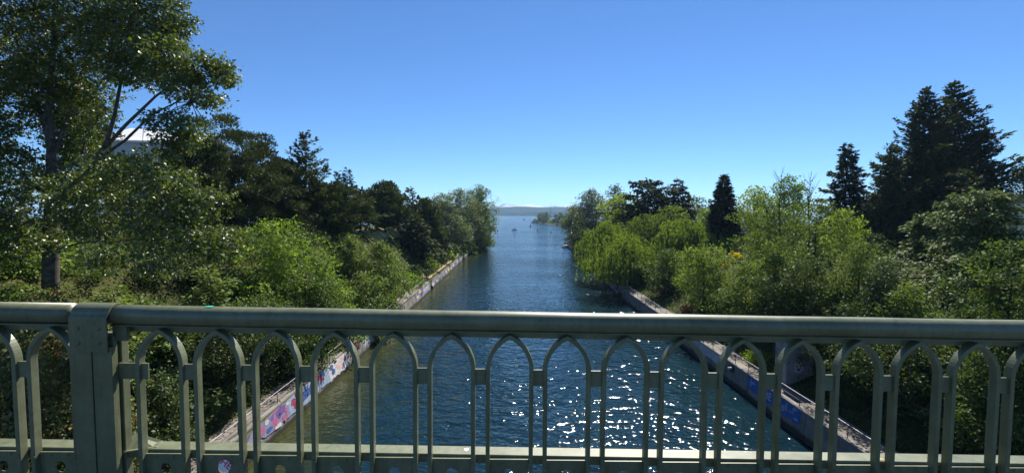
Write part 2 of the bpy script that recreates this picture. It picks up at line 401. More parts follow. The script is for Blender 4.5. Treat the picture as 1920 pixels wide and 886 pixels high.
WR2 = wall('low shaded canal wall running under the willows on the right bank', 96, 246, 9.5, lambda y: XR(y), 0.25, 1.9, CONC2, 1)

# ---- graffiti: paint on the wall faces
def flatmat(name, c, var=0.18):
    m, N, L, bs = new_mat(name); geo = N.new("ShaderNodeNewGeometry")
    n1 = noise(N, L, 2.5, 6, 0.6, vec=geo.outputs['Position']); n2 = noise(N, L, 5.5, 7, 0.7, vec=geo.outputs['Position'])
    r = ramp(N, L, n1.outputs['Fac'], [(0.35, tuple(x * (1 - var) for x in c)), (0.65, tuple(min(0.9, x * (1 + var)) for x in c))])
    r2 = ramp(N, L, n2.outputs['Fac'], [(0.37, (1, 1, 1)), (0.43, (0, 0, 0))])
    mx = N.new("ShaderNodeMixRGB"); mx.inputs[2].default_value = (0.20, 0.185, 0.17, 1)
    L.new(r2.outputs[0], mx.inputs[0]); L.new(r.outputs[0], mx.inputs[1]); L.new(mx.outputs[0], bs.inputs['Base Color'])
    bs.inputs['Roughness'].default_value = 0.75; bs.inputs['Specular IOR Level'].default_value = 0.2; return m
GM = {k: flatmat('spray_' + k, c) for k, c in dict(white=(0.52, 0.50, 0.49), pink=(0.36, 0.11, 0.21), purple=(0.16, 0.08, 0.26), blue=(0.045, 0.095, 0.26),
      sky=(0.26, 0.32, 0.42), red=(0.30, 0.03, 0.07), rust=(0.17, 0.055, 0.04), teal=(0.22, 0.42, 0.44), yellow=(0.62, 0.52, 0.06), olive=(0.24, 0.25, 0.09),
      black=(0.02, 0.02, 0.022), cobalt=(0.03, 0.11, 0.36), lilac=(0.22, 0.21, 0.30), grey=(0.42, 0.42, 0.44), blush=(0.62, 0.40, 0.38)).items()}  # pink, purple and white darkened to put the near mural's shade into the paint
def face_pt(side, s, h, off):
    """point on the wall face: s metres along the canal, h up the face"""
    if side < 0:
        a = Vector((-18.7 - 0.42 * 0.12, 0, 0.35)); b = Vector((-18.7 - 0.42 * 0.9, 0, 2.14)); nrm = Vector((0.982, 0, 0.19))
    else:
        a = Vector((23.3 + 0.22 * 0.12, 0, 0.35)); b = Vector((23.3 + 0.22 * 0.9, 0, 2.12)); nrm = Vector((-0.995, 0, 0.10))
    u = (b - a).normalized(); p = a + u * (h - 0.35) + nrm * (off + 0.034); p.y = s; return p
def paint(root, side, pts, c, layer=1):
    mb = MB(); mb.add([face_pt(side, s, h, 0.004 * layer) for s, h in pts], [tuple(range(len(pts)))])
    o = link('graffiti', mb.mesh('graffiti', GM[c]), root); o.matrix_parent_inverse = root.matrix_basis.inverted(); return o
def blob(s, h, rs_, rh, n=13, seed=0, j=0.28):
    r_ = random.Random(seed * 7 + int(s * 10))
    return [(s + rs_ * math.cos(2 * math.pi * k / n) * (1 + r_.uniform(-j, j)), min(2.2, max(0.4, h + rh * math.sin(2 * math.pi * k / n) * (1 + r_.uniform(-j, j))))) for k in range(n)]
def band(s0, s1, h0, h1, seed=1, n=14, j=0.12):
    r_ = random.Random(seed); top = [(s0 + (s1 - s0) * k / n, h1 - r_.uniform(0, j * 0.3)) for k in range(n + 1)]
    return [(s0 + (s1 - s0) * k / n, h0 + r_.uniform(-j, j)) for k in range(n + 1)] + top[::-1]
bpy.context.view_layer.update()
paint(WL, -1, [(30.6, 1.5), (31.2, 1.0), (31.9, 1.2), (32.6, 0.8), (34.0, 0.72), (35.2, 0.8), (36.4, 0.7), (36.4, 2.12), (33.8, 2.1), (32.4, 1.95), (31.6, 2.05), (31.0, 1.8)], 'lilac'); paint(WL, -1, band(36.4, 44.6, 0.62, 2.14, 2), 'sky'); paint(WL, -1, band(44.6, 49.8, 0.5, 2.14, 3), 'white')
for i, (s, h, a, b_, c) in enumerate([(34.3, 1.3, .6, .36, 'pink'), (33.9, 1.75, .3, .2, 'purple'), (32.4, 1.45, .5, .3, 'pink'), (33.1, 1.75, .3, .2, 'white'), (31.7, 1.6, .35, .2, 'purple'), (33.3, 1.1, .4, .2, 'blue'), (34.9, 1.45, .25, .18, 'blue'), (35.9, 1.5, .22, .2, 'pink'), (36.3, 1.85, .3, .12, 'white'), (34.4, 1.95, .3, .1, 'pink'), (35.2, 1.75, .7, .35, 'purple'), (35.6, 1.0, .5, .3, 'pink'), (34.6, 0.8, .5, .18, 'white'),
        
        (37.2, 1.55, .42, .3, 'red'), (37.5, 1.1, .36, .24, 'red'), (42.4, 1.8, .5, .26, 'red'), (42.8, 1.42, .4, .22, 'red'),
        (39.7, 1.35, 1.25, .36, 'blue'), (40.9, 1.75, .5, .2, 'blue'), (38.8, 1.05, .5, .16, 'blue'), (41.4, 1.1, .35, .16, 'white'), (38.4, 1.9, .4, .14, 'white'),
        (45.2, 1.75, .5, .25, 'blue'), (45.6, 1.2, .35, .4, 'blue'), (46.6, 1.35, .5, .25, 'blush'), (48.1, 1.8, .45, .22, 'blush'), (47.5, 1.15, .6, .25, 'blush'), (46.4, 1.95, .4, .14, 'black'),
        (49.0, 1.5, .35, .3, 'pink')]):
    paint(WL, -1, blob(s, h, a, b_, 12, i), c, 2 + i % 4)
for i, (s, h, a, b_, c) in enumerate([(50.3, 2.0, .35, .16, 'black'), (51.3, 1.75, .55, .36, 'rust'), (51.9, 1.5, .5, .3, 'rust'), (53.2, 1.85, .6, .28, 'rust'), (53.6, 1.45, .45, .26, 'rust'), (51.0, 1.25, .4, .12, 'olive')]):
    paint(WL, -1, blob(s, h, a, b_, 12, 40 + i, 0.35), c, 2 + i % 3)
for k, c in enumerate(('teal', 'white', 'grey', 'teal', 'white')):      # chevrons
    s = 54.6 + 0.62 * k
    paint(WL, -1, [(s, 2.1), (s + 0.34, 2.1), (s + 0.9, 1.45), (s + 0.5, 0.85), (s + 0.16, 0.85), (s + 0.56, 1.45)], c, 2)
paint(WL, -1, band(58.0, 68.0, 0.55, 2.12, 5), 'grey', 1)
def lettering(root, side, text, s, h, size, c, layer=4, sx=1.0, shear=0.0):
    cu = bpy.data.curves.new('graffiti', 'FONT'); cu.body = text; cu.size = size; cu.offset = 0.018 * size; cu.shear = shear
    t = bpy.data.objects.new('tmp', cu); me = bpy.data.meshes.new_from_object(t); bpy.data.objects.remove(t); bpy.data.curves.remove(cu)
    me.name = 'graffiti'
    o0 = face_pt(side, s, h, 0.004 * layer); up = (face_pt(side, s, h + 1, 0.004 * layer) - o0); ax = Vector((0, -side * 1.0, 0)) * sx
    for v in me.vertices: v.co = o0 + ax * v.co.x + up * v.co.y
    me.materials.clear(); me.materials.append(GM[c]); me.update()
    o = link('graffiti', me, root); o.matrix_parent_inverse = root.matrix_basis.inverted(); return o
lettering(WL, -1, 'DY "TUMBLE', 58.4, 0.85, 1.25, 'white', 4, 1.02)
for i, (s, h, c) in enumerate([(66.6, 1.7, 'olive'), (67.4, 1.3, 'yellow'), (68.2, 1.75, 'olive'), (69.4, 1.5, 'yellow'), (71, 1.6, 'teal'), (74, 1.4, 'purple'), (77, 1.6, 'olive')]):
    paint(WL, -1, blob(s, h, .55, .32, 10, 70 + i, .35), c, 3)
paint(WL, -1, band(85.5, 100.2, 0.5, 2.14, 8), 'lilac', 1)
paint(WL, -1, [(86.2, 1.0), (87.8, 0.85), (88.1, 1.35), (86.4, 1.5)], 'yellow', 3); paint(WL, -1, [(88.9, 1.6), (91, 1.5), (91.2, 2.05), (89.1, 2.1)], 'yellow', 3)
for i, (s, h) in enumerate([(87.5, 1.75), (90.2, 1.1), (91.6, 1.4)]): paint(WL, -1, blob(s, h, .8, .3, 10, 90 + i, .3), 'purple', 2)
for i in range(9): paint(WL, -1, [(93 + i * 0.62 + rs.uniform(-.05, .05), 0.95), (93.22 + i * 0.62, 0.95), (93.42 + i * 0.62, 1.75 + rs.uniform(-.1, .12)), (93.12 + i * 0.62, 1.8)], 'white', 4)
paint(WL, -1, band(93, 98.5, 1.3, 1.46, 61, j=0.05), 'white', 3)
for i in range(26):     # far wall, washed out
    r_ = random.Random(200 + i); s = 104 + i * 5.2; c = ['white', 'sky', 'grey', 'lilac', 'blush', 'yellow', 'grey', 'white', 'blue'][i % 9]
    paint(WL2, -1, blob(s, r_.uniform(1.0, 1.6), r_.uniform(1.2, 2.2), r_.uniform(.3, .5), 12, 200 + i, .3), c, 3 + i % 3)
# right wall: the cobalt block with its white tag
paint(WR, 1, band(34.6, 42.6, 0.95, 2.16, 12, j=0.1), 'cobalt', 1)
lettering(WR, 1, "THE", 40.3, 1.25, 0.95, 'white', 3, 1.0)
for i, (s, h, a, b_) in enumerate([(41.9, 1.5, .12, .45), (41.5, 1.75, .3, .1), (37.9, 1.6, .10, .5), (37.5, 1.95, .45, .09), (37.2, 1.2, .4, .08), (36.4, 1.7, .12, .4), (35.9, 1.55, .45, .07), (35.5, 1.75, .1, .35), (35.1, 1.25, .28, .1), (36.8, 1.45, .25, .25), (35.3, 1.98, .3, .08)]):
    paint(WR, 1, blob(s, h, a, b_, 9, 300 + i, .35), 'sky', 3)
paint(WR, 1, band(48.2, 62, 1.1, 2.14, 14), 'grey', 1)
# outfall on the right wall: flat black patch painted for the hole's dark inside
of = empty('storm_outfall', (23.3, 45.6, 1.5)); tag(of, 'outfall with a black patch for its dark hole and a white pipe lip in the right canal wall', 'outfall')
m = MB(); m.add([face_pt(1, s, h, 0.016) - Vector((23.3, 45.6, 1.5)) for s, h in blob(45.6, 1.7, .75, .36, 12, 5, .3)], [tuple(range(12))]); m.build('dark_hole_patch', GM['black'], of)
m = MB(); m.tube([(-0.22, 0.1, 0.22), (0.3, 0.1, 0.25)], 0.13, 10); m.build('pipe', GM['white'], of, True)

def path_railing(label, x, y0, y1, step, z0=2.2, hh=1.02):
    root = empty('path_railing', (x, y0, z0)); tag(root, label, 'railing')
    n = int((y1 - y0) / step); post0 = None
    for k in range(n + 1):
        if post0 is None:
            m = MB(); m.tube([(0, 0, -0.05), (0, 0, hh)], 0.03, 7); post0 = m.build('post', RUST_SHADE, root, True)
        else: copy_of(post0, root, (0, k * step, rs.uniform(-0.02, 0.02)))
    for z in (hh, hh * 0.52):
        m = MB(); m.tube([(0, k * step, z + rs.uniform(-0.015, 0.015)) for k in range(n + 1)], 0.028, 7); m.build('rail', METAL if z == hh else RUST_SHADE, root, True)  # lower rail given the darker pipe colour, dimmed as if in shade
path_railing('thin pipe railing along the edge of the left canal path', -19.33, 12, 100, 2.6)
path_railing('thin pipe railing along the edge of the right canal path', 23.85, 12, 91, 2.6)

# concrete anchor block behind the right path, with its painted white face
b = empty('concrete_block', (26.9, 41.0, 2.1)); tag(b, 'tall grey concrete block in deep shade behind the right path', 'concrete block')
m = MB(); m.bevbox(-1.25, 1.25, -0.9, 0.9, -0.4, 4.3, 0.05); m.build('block', CONCD, b)
m = MB(); m.bevbox(-1.4, 1.4, -1.05, 1.05, 4.3, 4.6, 0.04); m.build('cap', CONCD, b)
pts = [(0.45 * math.cos(a * .5), 0.55 * math.sin(a * .5)) for a in range(13)]
m = MB(); m.add([(-0.1 + x, -0.906, 1.7 + z) for x, z in pts], [tuple(range(13))]); m.build('graffiti', GM['grey'], b)
for x, z, r_ in ((-0.27, 1.85, .09), (0.06, 1.87, .09), (-0.1, 1.52, .13)):
    m = MB(); m.add([(x + r_ * math.cos(k), -0.912, z + r_ * 0.8 * math.sin(k)) for k in [q * 0.785 for q in range(8)]], [tuple(range(8))])
    m.build('graffiti', GM['black'], b)

# ------------------------------------------------------------------ the bridge balustrade
BY = 2.64; SL = -0.0118
def bz(py, Y=BY): return at(960, py, Y).z
def bx(px, Y=BY): return (px - 960) / FPX * Y
bal = empty('bridge_balustrade', (0, BY, 16.35)); tag(bal, 'dark green steel bridge railing of pointed arches across the foreground', 'railing')
def bpart(mb, name, mat=None, x=0.0, parent=None, smooth=False, bevel=0.003, shear=True):
    """mesh is in world coordinates relative to x; sheared with the bridge's grade"""
    v2 = []
    for (a, b_, c) in mb.v: v2.append((a, b_ - BY, c - 16.35 + (SL * a if shear else 0)))
    mb.v = v2; o = mb.build(name, mat or PAINT, parent or bal, smooth); o.location = (x, 0, SL * x if parent is None else 0)
    if bevel:
        bv = o.modifiers.new('bevel', 'BEVEL'); bv.width = bevel; bv.segments = 2; bv.limit_method = 'ANGLE'
    return o
ZB = 16.16                      # foot of the legs
zsp = bz(694); ztop = bz(628)
def arch_poly():
    a = 0.147; h = ztop - zsp; c = (h * h - a * a) / (2 * a); r = a + c; w = 0.0255
    th = math.acos(c / r); n = 12
    o = [(-a, ZB)] + [(c - r * math.cos(th * k / n), zsp + r * math.sin(th * k / n)) for k in range(n + 1)]
    ri = r - w; th2 = math.acos(c / ri)
    i = [(-(a - w), ZB)] + [(c - ri * math.cos(th2 * k / n), zsp + ri * math.sin(th2 * k / n)) for k in range(n + 1)]
    return o, i
ao, ai = arch_poly()
def arch_mb():
    mb = MB(); n = len(ao)
    outer = ao + [(-x, z) for x, z in ao[::-1][1:]]; inner = ai + [(-x, z) for x, z in ai[::-1][1:]]
    N_ = len(outer); V = []
    for y in (BY, BY + 0.047):
        V += [(x, y, z) for x, z in outer] + [(x, y, z) for x, z in inner]
    F = []
    for k in range(N_ - 1):
        F += [(k, k + 1, N_ + k + 1, N_ + k), (2 * N_ + k, 3 * N_ + k, 3 * N_ + k + 1, 2 * N_ + k + 1),
              (k, 2 * N_ + k, 2 * N_ + k + 1, k + 1), (N_ + k, N_ + k + 1, 3 * N_ + k + 1, 3 * N_ + k)]
    F += [(0, N_, 3 * N_, 2 * N_), (N_ - 1, 3 * N_ - 1, 4 * N_ - 1, 2 * N_ - 1)]
    return mb.add(V, F)
zbeam = bz(852, BY + 0.054)
def panel_mb():
    mb = MB(); w = 0.121; z1 = zbeam - 0.016; z0 = zbeam - 0.26; hz = zbeam - 0.112; hr = 0.036; n = 16; V = []
    for y in (BY + 0.030, BY + 0.040):
        for k in range(n):
            a = 2 * math.pi * (k + 0.5) / n; c, s_ = math.cos(a), math.sin(a)
            sc = min(w / abs(c) if abs(c) > 1e-6 else 9, ((z1 - hz) if s_ > 0 else (hz - z0)) / abs(s_) if abs(s_) > 1e-6 else 9)
            V.append((c * sc, y, hz + s_ * sc))
        for k in range(n):
            a = 2 * math.pi * (k + 0.5) / n; V.append((hr * math.cos(a), y, hz + hr * math.sin(a)))
    F = []
    for k in range(n):
        q = (k + 1) % n
        F += [(k, q, n + q, n + k), (2 * n + k, 3 * n + k, 3 * n + q, 2 * n + q), (n + k, n + q, 3 * n + q, 3 * n + k), (k, 2 * n + k, 2 * n + q, q)]
    for lay in (0, 2 * n):          # square the corners
        for X_ in (-w, w):
            for z in (z0, z1):
                q = min(range(n), key=lambda k: (V[lay + k][0] - X_) ** 2 + (V[lay + k][2] - z) ** 2)
                V[lay + q] = (X_, V[lay + q][1], z)
    return mb.add(V, F)
def bolt_mb(x, z, y):
    mb = MB(); V = []
    for r_, d in ((0.011, 0), (0.011, 0.004), (0.006, 0.009)):
        V += [(x + r_ * math.cos(k * math.pi / 4), y - d, z + r_ * math.sin(k * math.pi / 4)) for k in range(8)]
    return mb.add(V, [(j * 8 + k, j * 8 + (k + 1) % 8, j * 8 + 8 + (k + 1) % 8, j * 8 + 8 + k) for j in range(2) for k in range(8)] + [tuple(range(16, 24))])
APX = [-256, -144, -32, 80, 286] + [286 + 111.7 * k for k in range(1, 17)]
arch0 = panel0 = None; bolts0 = []
for k, px in enumerate(APX):
    x = bx(px)
    if arch0 is None:
        arch0 = bpart(arch_mb(), 'arch', x=x, shear=False)
        panel0 = bpart(panel_mb(), 'panel', x=x, shear=False, bevel=0)
        for dx in (-0.134, -0.055, 0.05, 0.134):
            for s_ in (0.032,):
                bolts0.append(bpart(bolt_mb(dx, zbeam - s_, BY + (0.030 if abs(dx) < .1 else 0.0)), 'bolt', x=0, parent=panel0, bevel=0, shear=False))
    else:
        c_ = copy_of(arch0, bal, (x + rs.uniform(-.002, .002), rs.uniform(-.0015, .0015), SL * x)); c_.rotation_euler = (0, R(rs.uniform(-.25, .25)), R(rs.uniform(-.5, .5))); p = copy_of(panel0, bal, (x, 0, SL * x))
        for b_ in bolts0: copy_of(b_, p)
tie0 = None
for k in range(len(APX) - 1):
    if APX[k] == 80: continue
    xa = (bx(APX[k]) + bx(APX[k + 1])) / 2; gw = (bx(APX[k + 1]) - bx(APX[k])) / 2 - 0.145
    if tie0 is None:
        m = MB(); m.box(-gw, gw, BY + 0.016, BY + 0.030, bz(724), bz(694)); tie0 = bpart(m, 'tie_plate', x=xa, shear=False)
    else: copy_of(tie0, bal, (xa, 0, SL * xa))
m = MB(); m.box(bx(196), bx(262), BY + 0.016, BY + 0.030, bz(724), bz(694)); bpart(m, 'tie_plate')
# handrail: round tube in two lengths, with the collar of the post between
RY = BY + 0.03; rr = 0.061; zr = bz(584, RY) - rr * 0.985
XE = 4.6
m = MB(); m.tube([(bx(191) + (XE - bx(191)) * k / 24, RY, zr + 0.0012 * math.sin(k * 1.7)) for k in range(25)], rr, 28); bpart(m, 'handrail', smooth=True, bevel=0)
m = MB(); m.tube([(-XE - 0.6, RY, zr + 0.006), (bx(122), RY, zr + 0.006)], rr, 28); bpart(m, 'handrail', smooth=True, bevel=0)
# under-flange angles
for xa, xb in ((-XE - 0.6, bx(122)), (bx(199), XE)):
    m = MB(); m.box(xa, xb, RY - 0.040, RY + 0.06, bz(623), bz(623) + 0.007); bpart(m, 'flange')
    m = MB(); m.box(xa, xb, RY + 0.026, RY + 0.036, bz(638), bz(623)); bpart(m, 'flange')
# lower beam: top plate and lip
for xa, xb in ((-XE - 0.6, bx(124)), (bx(205), XE)):
    m = MB(); m.box(xa, xb, BY + 0.054, BY + 0.152, zbeam - 0.012, zbeam); bpart(m, 'bottom_beam')
    m = MB(); m.box(xa, xb, BY + 0.055, BY + 0.066, zbeam - 0.058, zbeam - 0.0125); bpart(m, 'bottom_beam')
    m = MB(); m.box(xa, xb, BY - 0.01, BY + 0.15, 16.04, 16.15); bpart(m, 'base_rail')
# post
px0, px1 = bx(123, BY - 0.04), bx(198, BY - 0.04); pc = (px0 + px1) / 2
for a, b_ in ((px0, pc - 0.004), (pc + 0.004, px1)):
    m = MB(); m.box(a, b_, BY - 0.04, BY - 0.012, 16.04, bz(660)); bpart(m, 'post')
m = MB(); m.box(px0 + 0.01, px1 - 0.01, BY - 0.012, BY + 0.014, 16.04, bz(640)); bpart(m, 'post')
m = MB(); m.box(px0 + 0.005, px1 - 0.004, BY + 0.034, BY + 0.085, 16.04, bz(640)); bpart(m, 'post')
# collar: plate that runs up and wraps the handrail
cr = 0.069; V = []; prof = [(BY - 0.052, bz(668))] + [(RY - cr * math.cos(t), zr + 0.004 + cr * math.sin(t)) for t in [q * math.pi / 16 for q in range(17)]] + [(RY + cr, zr - 0.05)]
prof[1] = (BY - 0.052, zr)
cx0, cx1 = bx(119, BY - 0.05), bx(191, BY - 0.05)
mb = MB(); n = len(prof)
inn = [(y + (0.010 if i < 2 else 0.010 * math.cos((i - 1) * math.pi / 16)), z - (0 if i < 2 or i == n - 1 else 0.010 * math.sin((i - 1) * math.pi / 16))) for i, (y, z) in enumerate(prof)]
for x in (cx0, cx1): V += [(x, y, z) for y, z in prof] + [(x, y, z) for y, z in inn]
F = []
for k in range(n - 1):
    F += [(k, k + 1, 2 * n + k + 1, 2 * n + k), (n + k, 3 * n + k, 3 * n + k + 1, n + k + 1), (k, n + k, n + k + 1, k + 1), (2 * n + k, 2 * n + k + 1, 3 * n + k + 1, 3 * n + k)]
F += [(0, 2 * n, 3 * n, n), (n - 1, 2 * n - 1, 4 * n - 1, 3 * n - 1)]
mb.add(V, F); collar = bpart(mb, 'post_collar', bevel=0.002)
for px in (136, 176):
    for py in (629, 656): bpart(bolt_mb(bx(px, BY - 0.052), bz(py, BY - 0.052) , BY - 0.052), 'bolt', bevel=0)
m = MB(); m.box(bx(199), bx(234, BY + 0.03), BY + 0.008, BY + 0.034, bz(652), bz(624)); bpart(m, 'bracket')
# bent gusset from post to lower beam with two bolts
m = MB(); zt = zbeam
m.add([(px1 - 0.02, BY + 0.02, zt - 0.005), (px1 + 0.16, BY + 0.07, zt + 0.004), (px1 + 0.14, BY + 0.15, zt + 0.004), (px1 - 0.02, BY + 0.12, zt + 0.07),
       (px1 - 0.02, BY + 0.02, zt - 0.017), (px1 + 0.16, BY + 0.07, zt - 0.008), (px1 + 0.14, BY + 0.15, zt - 0.008), (px1 - 0.02, BY + 0.12, zt + 0.058)],
      [(0, 1, 2, 3), (7, 6, 5, 4), (0, 4, 5, 1), (1, 5, 6, 2), (2, 6, 7, 3), (3, 7, 4, 0)]); bpart(m, 'gusset', bevel=0.002)
# stickers and paint splashes on the railing
STK = flatmat('sticker_white', (0.75, 0.73, 0.72)); STR = flatmat('sticker_red', (0.55, 0.07, 0.14)); TEAL = flatmat('teal_paint_splash', (0.05, 0.50, 0.42)); SPL = flatmat('white_paint_splash', (0.8, 0.8, 0.78)); ORG = flatmat('orange_sticker', (0.65, 0.40, 0.05))
sx, sz = bx(408, BY + 0.03), bz(881, BY + 0.03)
def disc(x, z, r_, y, n=20): return [(x + r_ * math.cos(2 * math.pi * k / n), y, z + r_ * math.sin(2 * math.pi * k / n)) for k in range(n)]
m = MB(); m.add(disc(0, 0, 0.0395, 0) + disc(0, 0, 0.0395, -0.0012), [tuple(range(20)), tuple(range(39, 19, -1))] + [(k, (k + 1) % 20, 20 + (k + 1) % 20, 20 + k) for k in range(20)])
st = m.build('sticker', STK); st.location = (sx, BY + 0.0288, sz + SL * sx); tag(st, 'round red and white sticker on a green railing panel', 'sticker')
cu = bpy.data.curves.new('tmp', 'FONT'); cu.body = "HE"; cu.size = 0.062; cu.offset = 0.0012; cu.align_x = 'CENTER'; cu.space_line = 0.75
t = bpy.data.objects.new('tmp', cu); me = bpy.data.meshes.new_from_object(t); bpy.data.objects.remove(t); bpy.data.curves.remove(cu)
ca, sa = math.cos(R(-38)), math.sin(R(-38))
for v in me.vertices: x, z = v.co.x, v.co.y - 0.004; v.co = (x * ca - z * sa, -0.0022, x * sa + z * ca)
me.materials.clear(); me.materials.append(STR); me.name = 'lettering'; link('lettering', me, st)
def splash(name, label, cat, x, y, z, a, b_, mat, seed):
    r_ = random.Random(seed); o = MB(); n = 12
    pts = [(a * math.cos(2 * math.pi * k / n) * r_.uniform(.6, 1.2), b_ * math.sin(2 * math.pi * k / n) * r_.uniform(.6, 1.2)) for k in range(n)]
    o.add([(p, q, 0) for p, q in pts] + [(p, q, -0.0015) for p, q in pts], [tuple(range(n)), tuple(range(2 * n - 1, n - 1, -1))] + [(k, (k + 1) % n, n + (k + 1) % n, n + k) for k in range(n)])
    ob = o.build(name, mat); ob.location = (x, y, z); tag(ob, label, cat); return ob
x = bx(388, RY); splash('paint_splash', 'small teal paint smear on top of the green handrail', 'paint', x, RY - 0.004, zr + rr + 0.0015 + SL * x, 0.035, 0.016, TEAL, 4)
x = bx(874, BY + .1); splash('paint_splash', 'white paint splash on the pale ledge of the railing', 'paint', x, BY + 0.105, zbeam + 0.0028 + SL * x, 0.016, 0.02, SPL, 5)
x = bx(1667, BY + .1); splash('leaf_litter', 'scrap of orange leaf on the railing ledge at the right', 'leaf', x, BY + 0.075, zbeam + 0.0028 + SL * x, 0.010, 0.012, ORG, 6)

# bridge sidewalk that carries the balustrade
m = MB(); m.box(-30, 30, -9, 2.9, 15.0, 16.03); tag(m.build('bridge_sidewalk', DECK), kind='structure')
# ------------------------------------------------------------------ vegetation
LEAFCOUNT = [0]
def unit(a): return a / np.maximum(np.linalg.norm(a, axis=1, keepdims=True), 1e-9)
def leaf_mesh(name, P, D, Nn, Lg, Wd, tone, mat):
    """kite leaves: P base points, D direction, Nn normal, Lg length, Wd width, slightly folded"""
    n = len(P); LEAFCOUNT[0] += n
    D = unit(D); S = unit(np.cross(D, Nn)); U = np.cross(S, D)
    L_ = Lg[:, None]; W_ = Wd[:, None]
    V = np.empty((n, 4, 3))
    V[:, 0] = P; V[:, 1] = P + D * L_ * 0.5 + S * W_ * 0.5 + U * W_ * 0.14
    V[:, 2] = P + D * L_; V[:, 3] = P + D * L_ * 0.5 - S * W_ * 0.5 + U * W_ * 0.14
    return np_mesh(name, V.reshape(-1, 3), np.arange(4 * n).reshape(-1, 4), mat, np.clip(tone, 0, 1))

def clump_leaves(g, C, cr, per, ls, flat=0.65, up=0.5, droop=0.0, needle=False, outc=None):
    """leaves scattered round clump centres C (m,3)"""
    m = len(C); n = m * per
    idx = np.repeat(np.arange(m), per)
    off = g.normal(size=(n, 3)); off = off / np.linalg.norm(off, axis=1, keepdims=True) * (g.random((n, 1)) ** 0.45)
    crr = (cr if np.ndim(cr) else np.full(m, cr))[idx][:, None]
    off2 = off * crr * np.array([1, 1, flat])
    P = C[idx] + off2
    ct = g.random(m)
    tone = 0.55 * ct[idx] + 0.45 * g.random(n)
    if needle:
        D = off * np.array([1, 1, 0.8]) + np.array([0, 0, up]) + g.normal(size=(n, 3)) * 0.35; P = C[idx] + off2 * 0.8
        Nn = g.normal(size=(n, 3)) + np.array([0, 0, 1.0]); Lg = ls * 1.55 * (0.8 + 0.7 * g.random(n)); Wd = Lg * 0.36
    else:
        D = off * 0.6 + g.normal(size=(n, 3)) * 0.7 + np.array([0, 0, -droop])
        Nn = g.normal(size=(n, 3)) * 0.75 + np.array([0, 0, up + 0.35]) + off * 0.4
        Lg = ls * (0.5 + 1.15 * g.random(n) ** 1.3); Wd = Lg * (0.5 + 0.4 * g.random(n))
    return P, D, Nn, Lg, Wd, tone

def envelope(kind, t):
    if kind == 'round': return np.sqrt(np.maximum(0, 1 - (2 * t - 1) ** 2)) * (1 - 0.15 * t) + 0.02
    if kind == 'dome': return np.sqrt(np.maximum(0, 1 - np.clip(t, 0, 1) ** 2.2)) * (0.75 + 0.25 * np.minimum(1, t * 5))
    if kind == 'column': return np.minimum(1, (t * 6 + 0.25)) * np.sqrt(np.maximum(0, 1 - np.clip((t - 0.45) / 0.55, 0, 1) ** 2.4))
    if kind == 'pine': return np.minimum(1, 0.45 + t * 2.2) * np.sqrt(np.maximum(0, 1 - np.clip((t - 0.3) / 0.72, 0, 1) ** 1.7))
    if kind == 'spire': return np.maximum(0.03, (1 - t)) * np.minimum(1, 0.6 + 3 * t)
    return np.ones_like(t)

def crown_centres(g, n, H, Rc, base, shape, lobe=0.28, shell=0.5):
    out = []; ph = g.random(6) * 6.28
    while len(out) < n:
        k = n * 3
        t = g.random(k); e = envelope(shape, t)
        keep = g.random(k) < e ** 1.4 + 0.03; t = t[keep]; e = e[keep]
        th = g.random(len(t)) * 2 * np.pi
        lb = 1 + lobe * (0.5 * np.sin(2 * th + ph[0] + 3.5 * t) + 0.5 * np.sin(3 * th + ph[1] - 5 * t) + 0.45 * np.sin(5 * th + ph[2] + 9 * t) + 0.3 * np.sin(14 * t + ph[3]))
        r = Rc * e * lb * (g.random(len(t)) ** shell)
        z = base * H + t * (1 - base) * H
        out.extend(np.stack([r * np.cos(th), r * np.sin(th), z], 1))
    return np.array(out[:n])

def limbs(g, H, Rc, base, C, r0, nlimb=9, lean=(0, 0), twigs=120, sides=7):
    """trunk, limbs that reach towards clump centres, thin twigs to the clumps"""
    mb = MB(); top = 0.82 * H; nseg = 8
    tp = []
    for k in range(nseg + 1):
        u = k / nseg; w = 0.02 * H * math.sin(u * 5 + r0 * 40)
        tp.append(Vector((lean[0] * u + w * u, lean[1] * u + 0.5 * w, top * u - 0.4 * (k == 0))))
    tr = [r0 * (1.25 if k == 0 else 1) * (1 - 0.88 * (k / nseg)) for k in range(nseg + 1)]
    mb.tube(tp, tr, sides)
    nodes = [(p, r) for p, r in zip(tp[2:], tr[2:])]
    far = C[np.argsort(-(C[:, 0] ** 2 + C[:, 1] ** 2))]
    for i in range(nlimb):
        tgt = Vector(far[int(g.integers(0, max(1, len(far) // 2)))])
        h0 = max(base * H * 0.75, min(top * 0.9, tgt.z - 0.45 * math.hypot(tgt.x, tgt.y)))
        u = h0 / top; k = min(nseg - 1, int(u * nseg)); st = tp[k].lerp(tp[k + 1], u * nseg - k)
        mid = st.lerp(tgt, 0.5) + Vector((0, 0, -0.05 * H + 0.03 * H * g.random())) + Vector(g.normal(size=3) * 0.02 * H)
        rb = r0 * 0.42 * (1 - 0.6 * u)
        pts = [st, st.lerp(mid, 0.55), mid, mid.lerp(tgt, 0.55), tgt]; rad = [rb, rb * .8, rb * .6, rb * .38, rb * .12]
        mb.tube(pts, rad, 5, cap=False); nodes += list(zip(pts[1:], rad[1:]))
    NP = np.array([n_[0][:] for n_ in nodes])
    sel = C if len(C) <= twigs else C[g.choice(len(C), twigs, replace=False)]
    for c in sel:
        d = np.linalg.norm(NP - c + np.array([0, 0, 0.15 * H * 0.2]), axis=1); k = int(np.argmin(d))
        a = Vector(NP[k]); b_ = Vector(c); r_ = min(nodes[k][1] * 0.6, 0.05 + 0.004 * H)
        mb.tube([a, a.lerp(b_, 0.5) + Vector((0, 0, -0.04 * (b_ - a).length)), b_], [r_, r_ * 0.6, r_ * 0.25], 4, cap=False)
    return mb

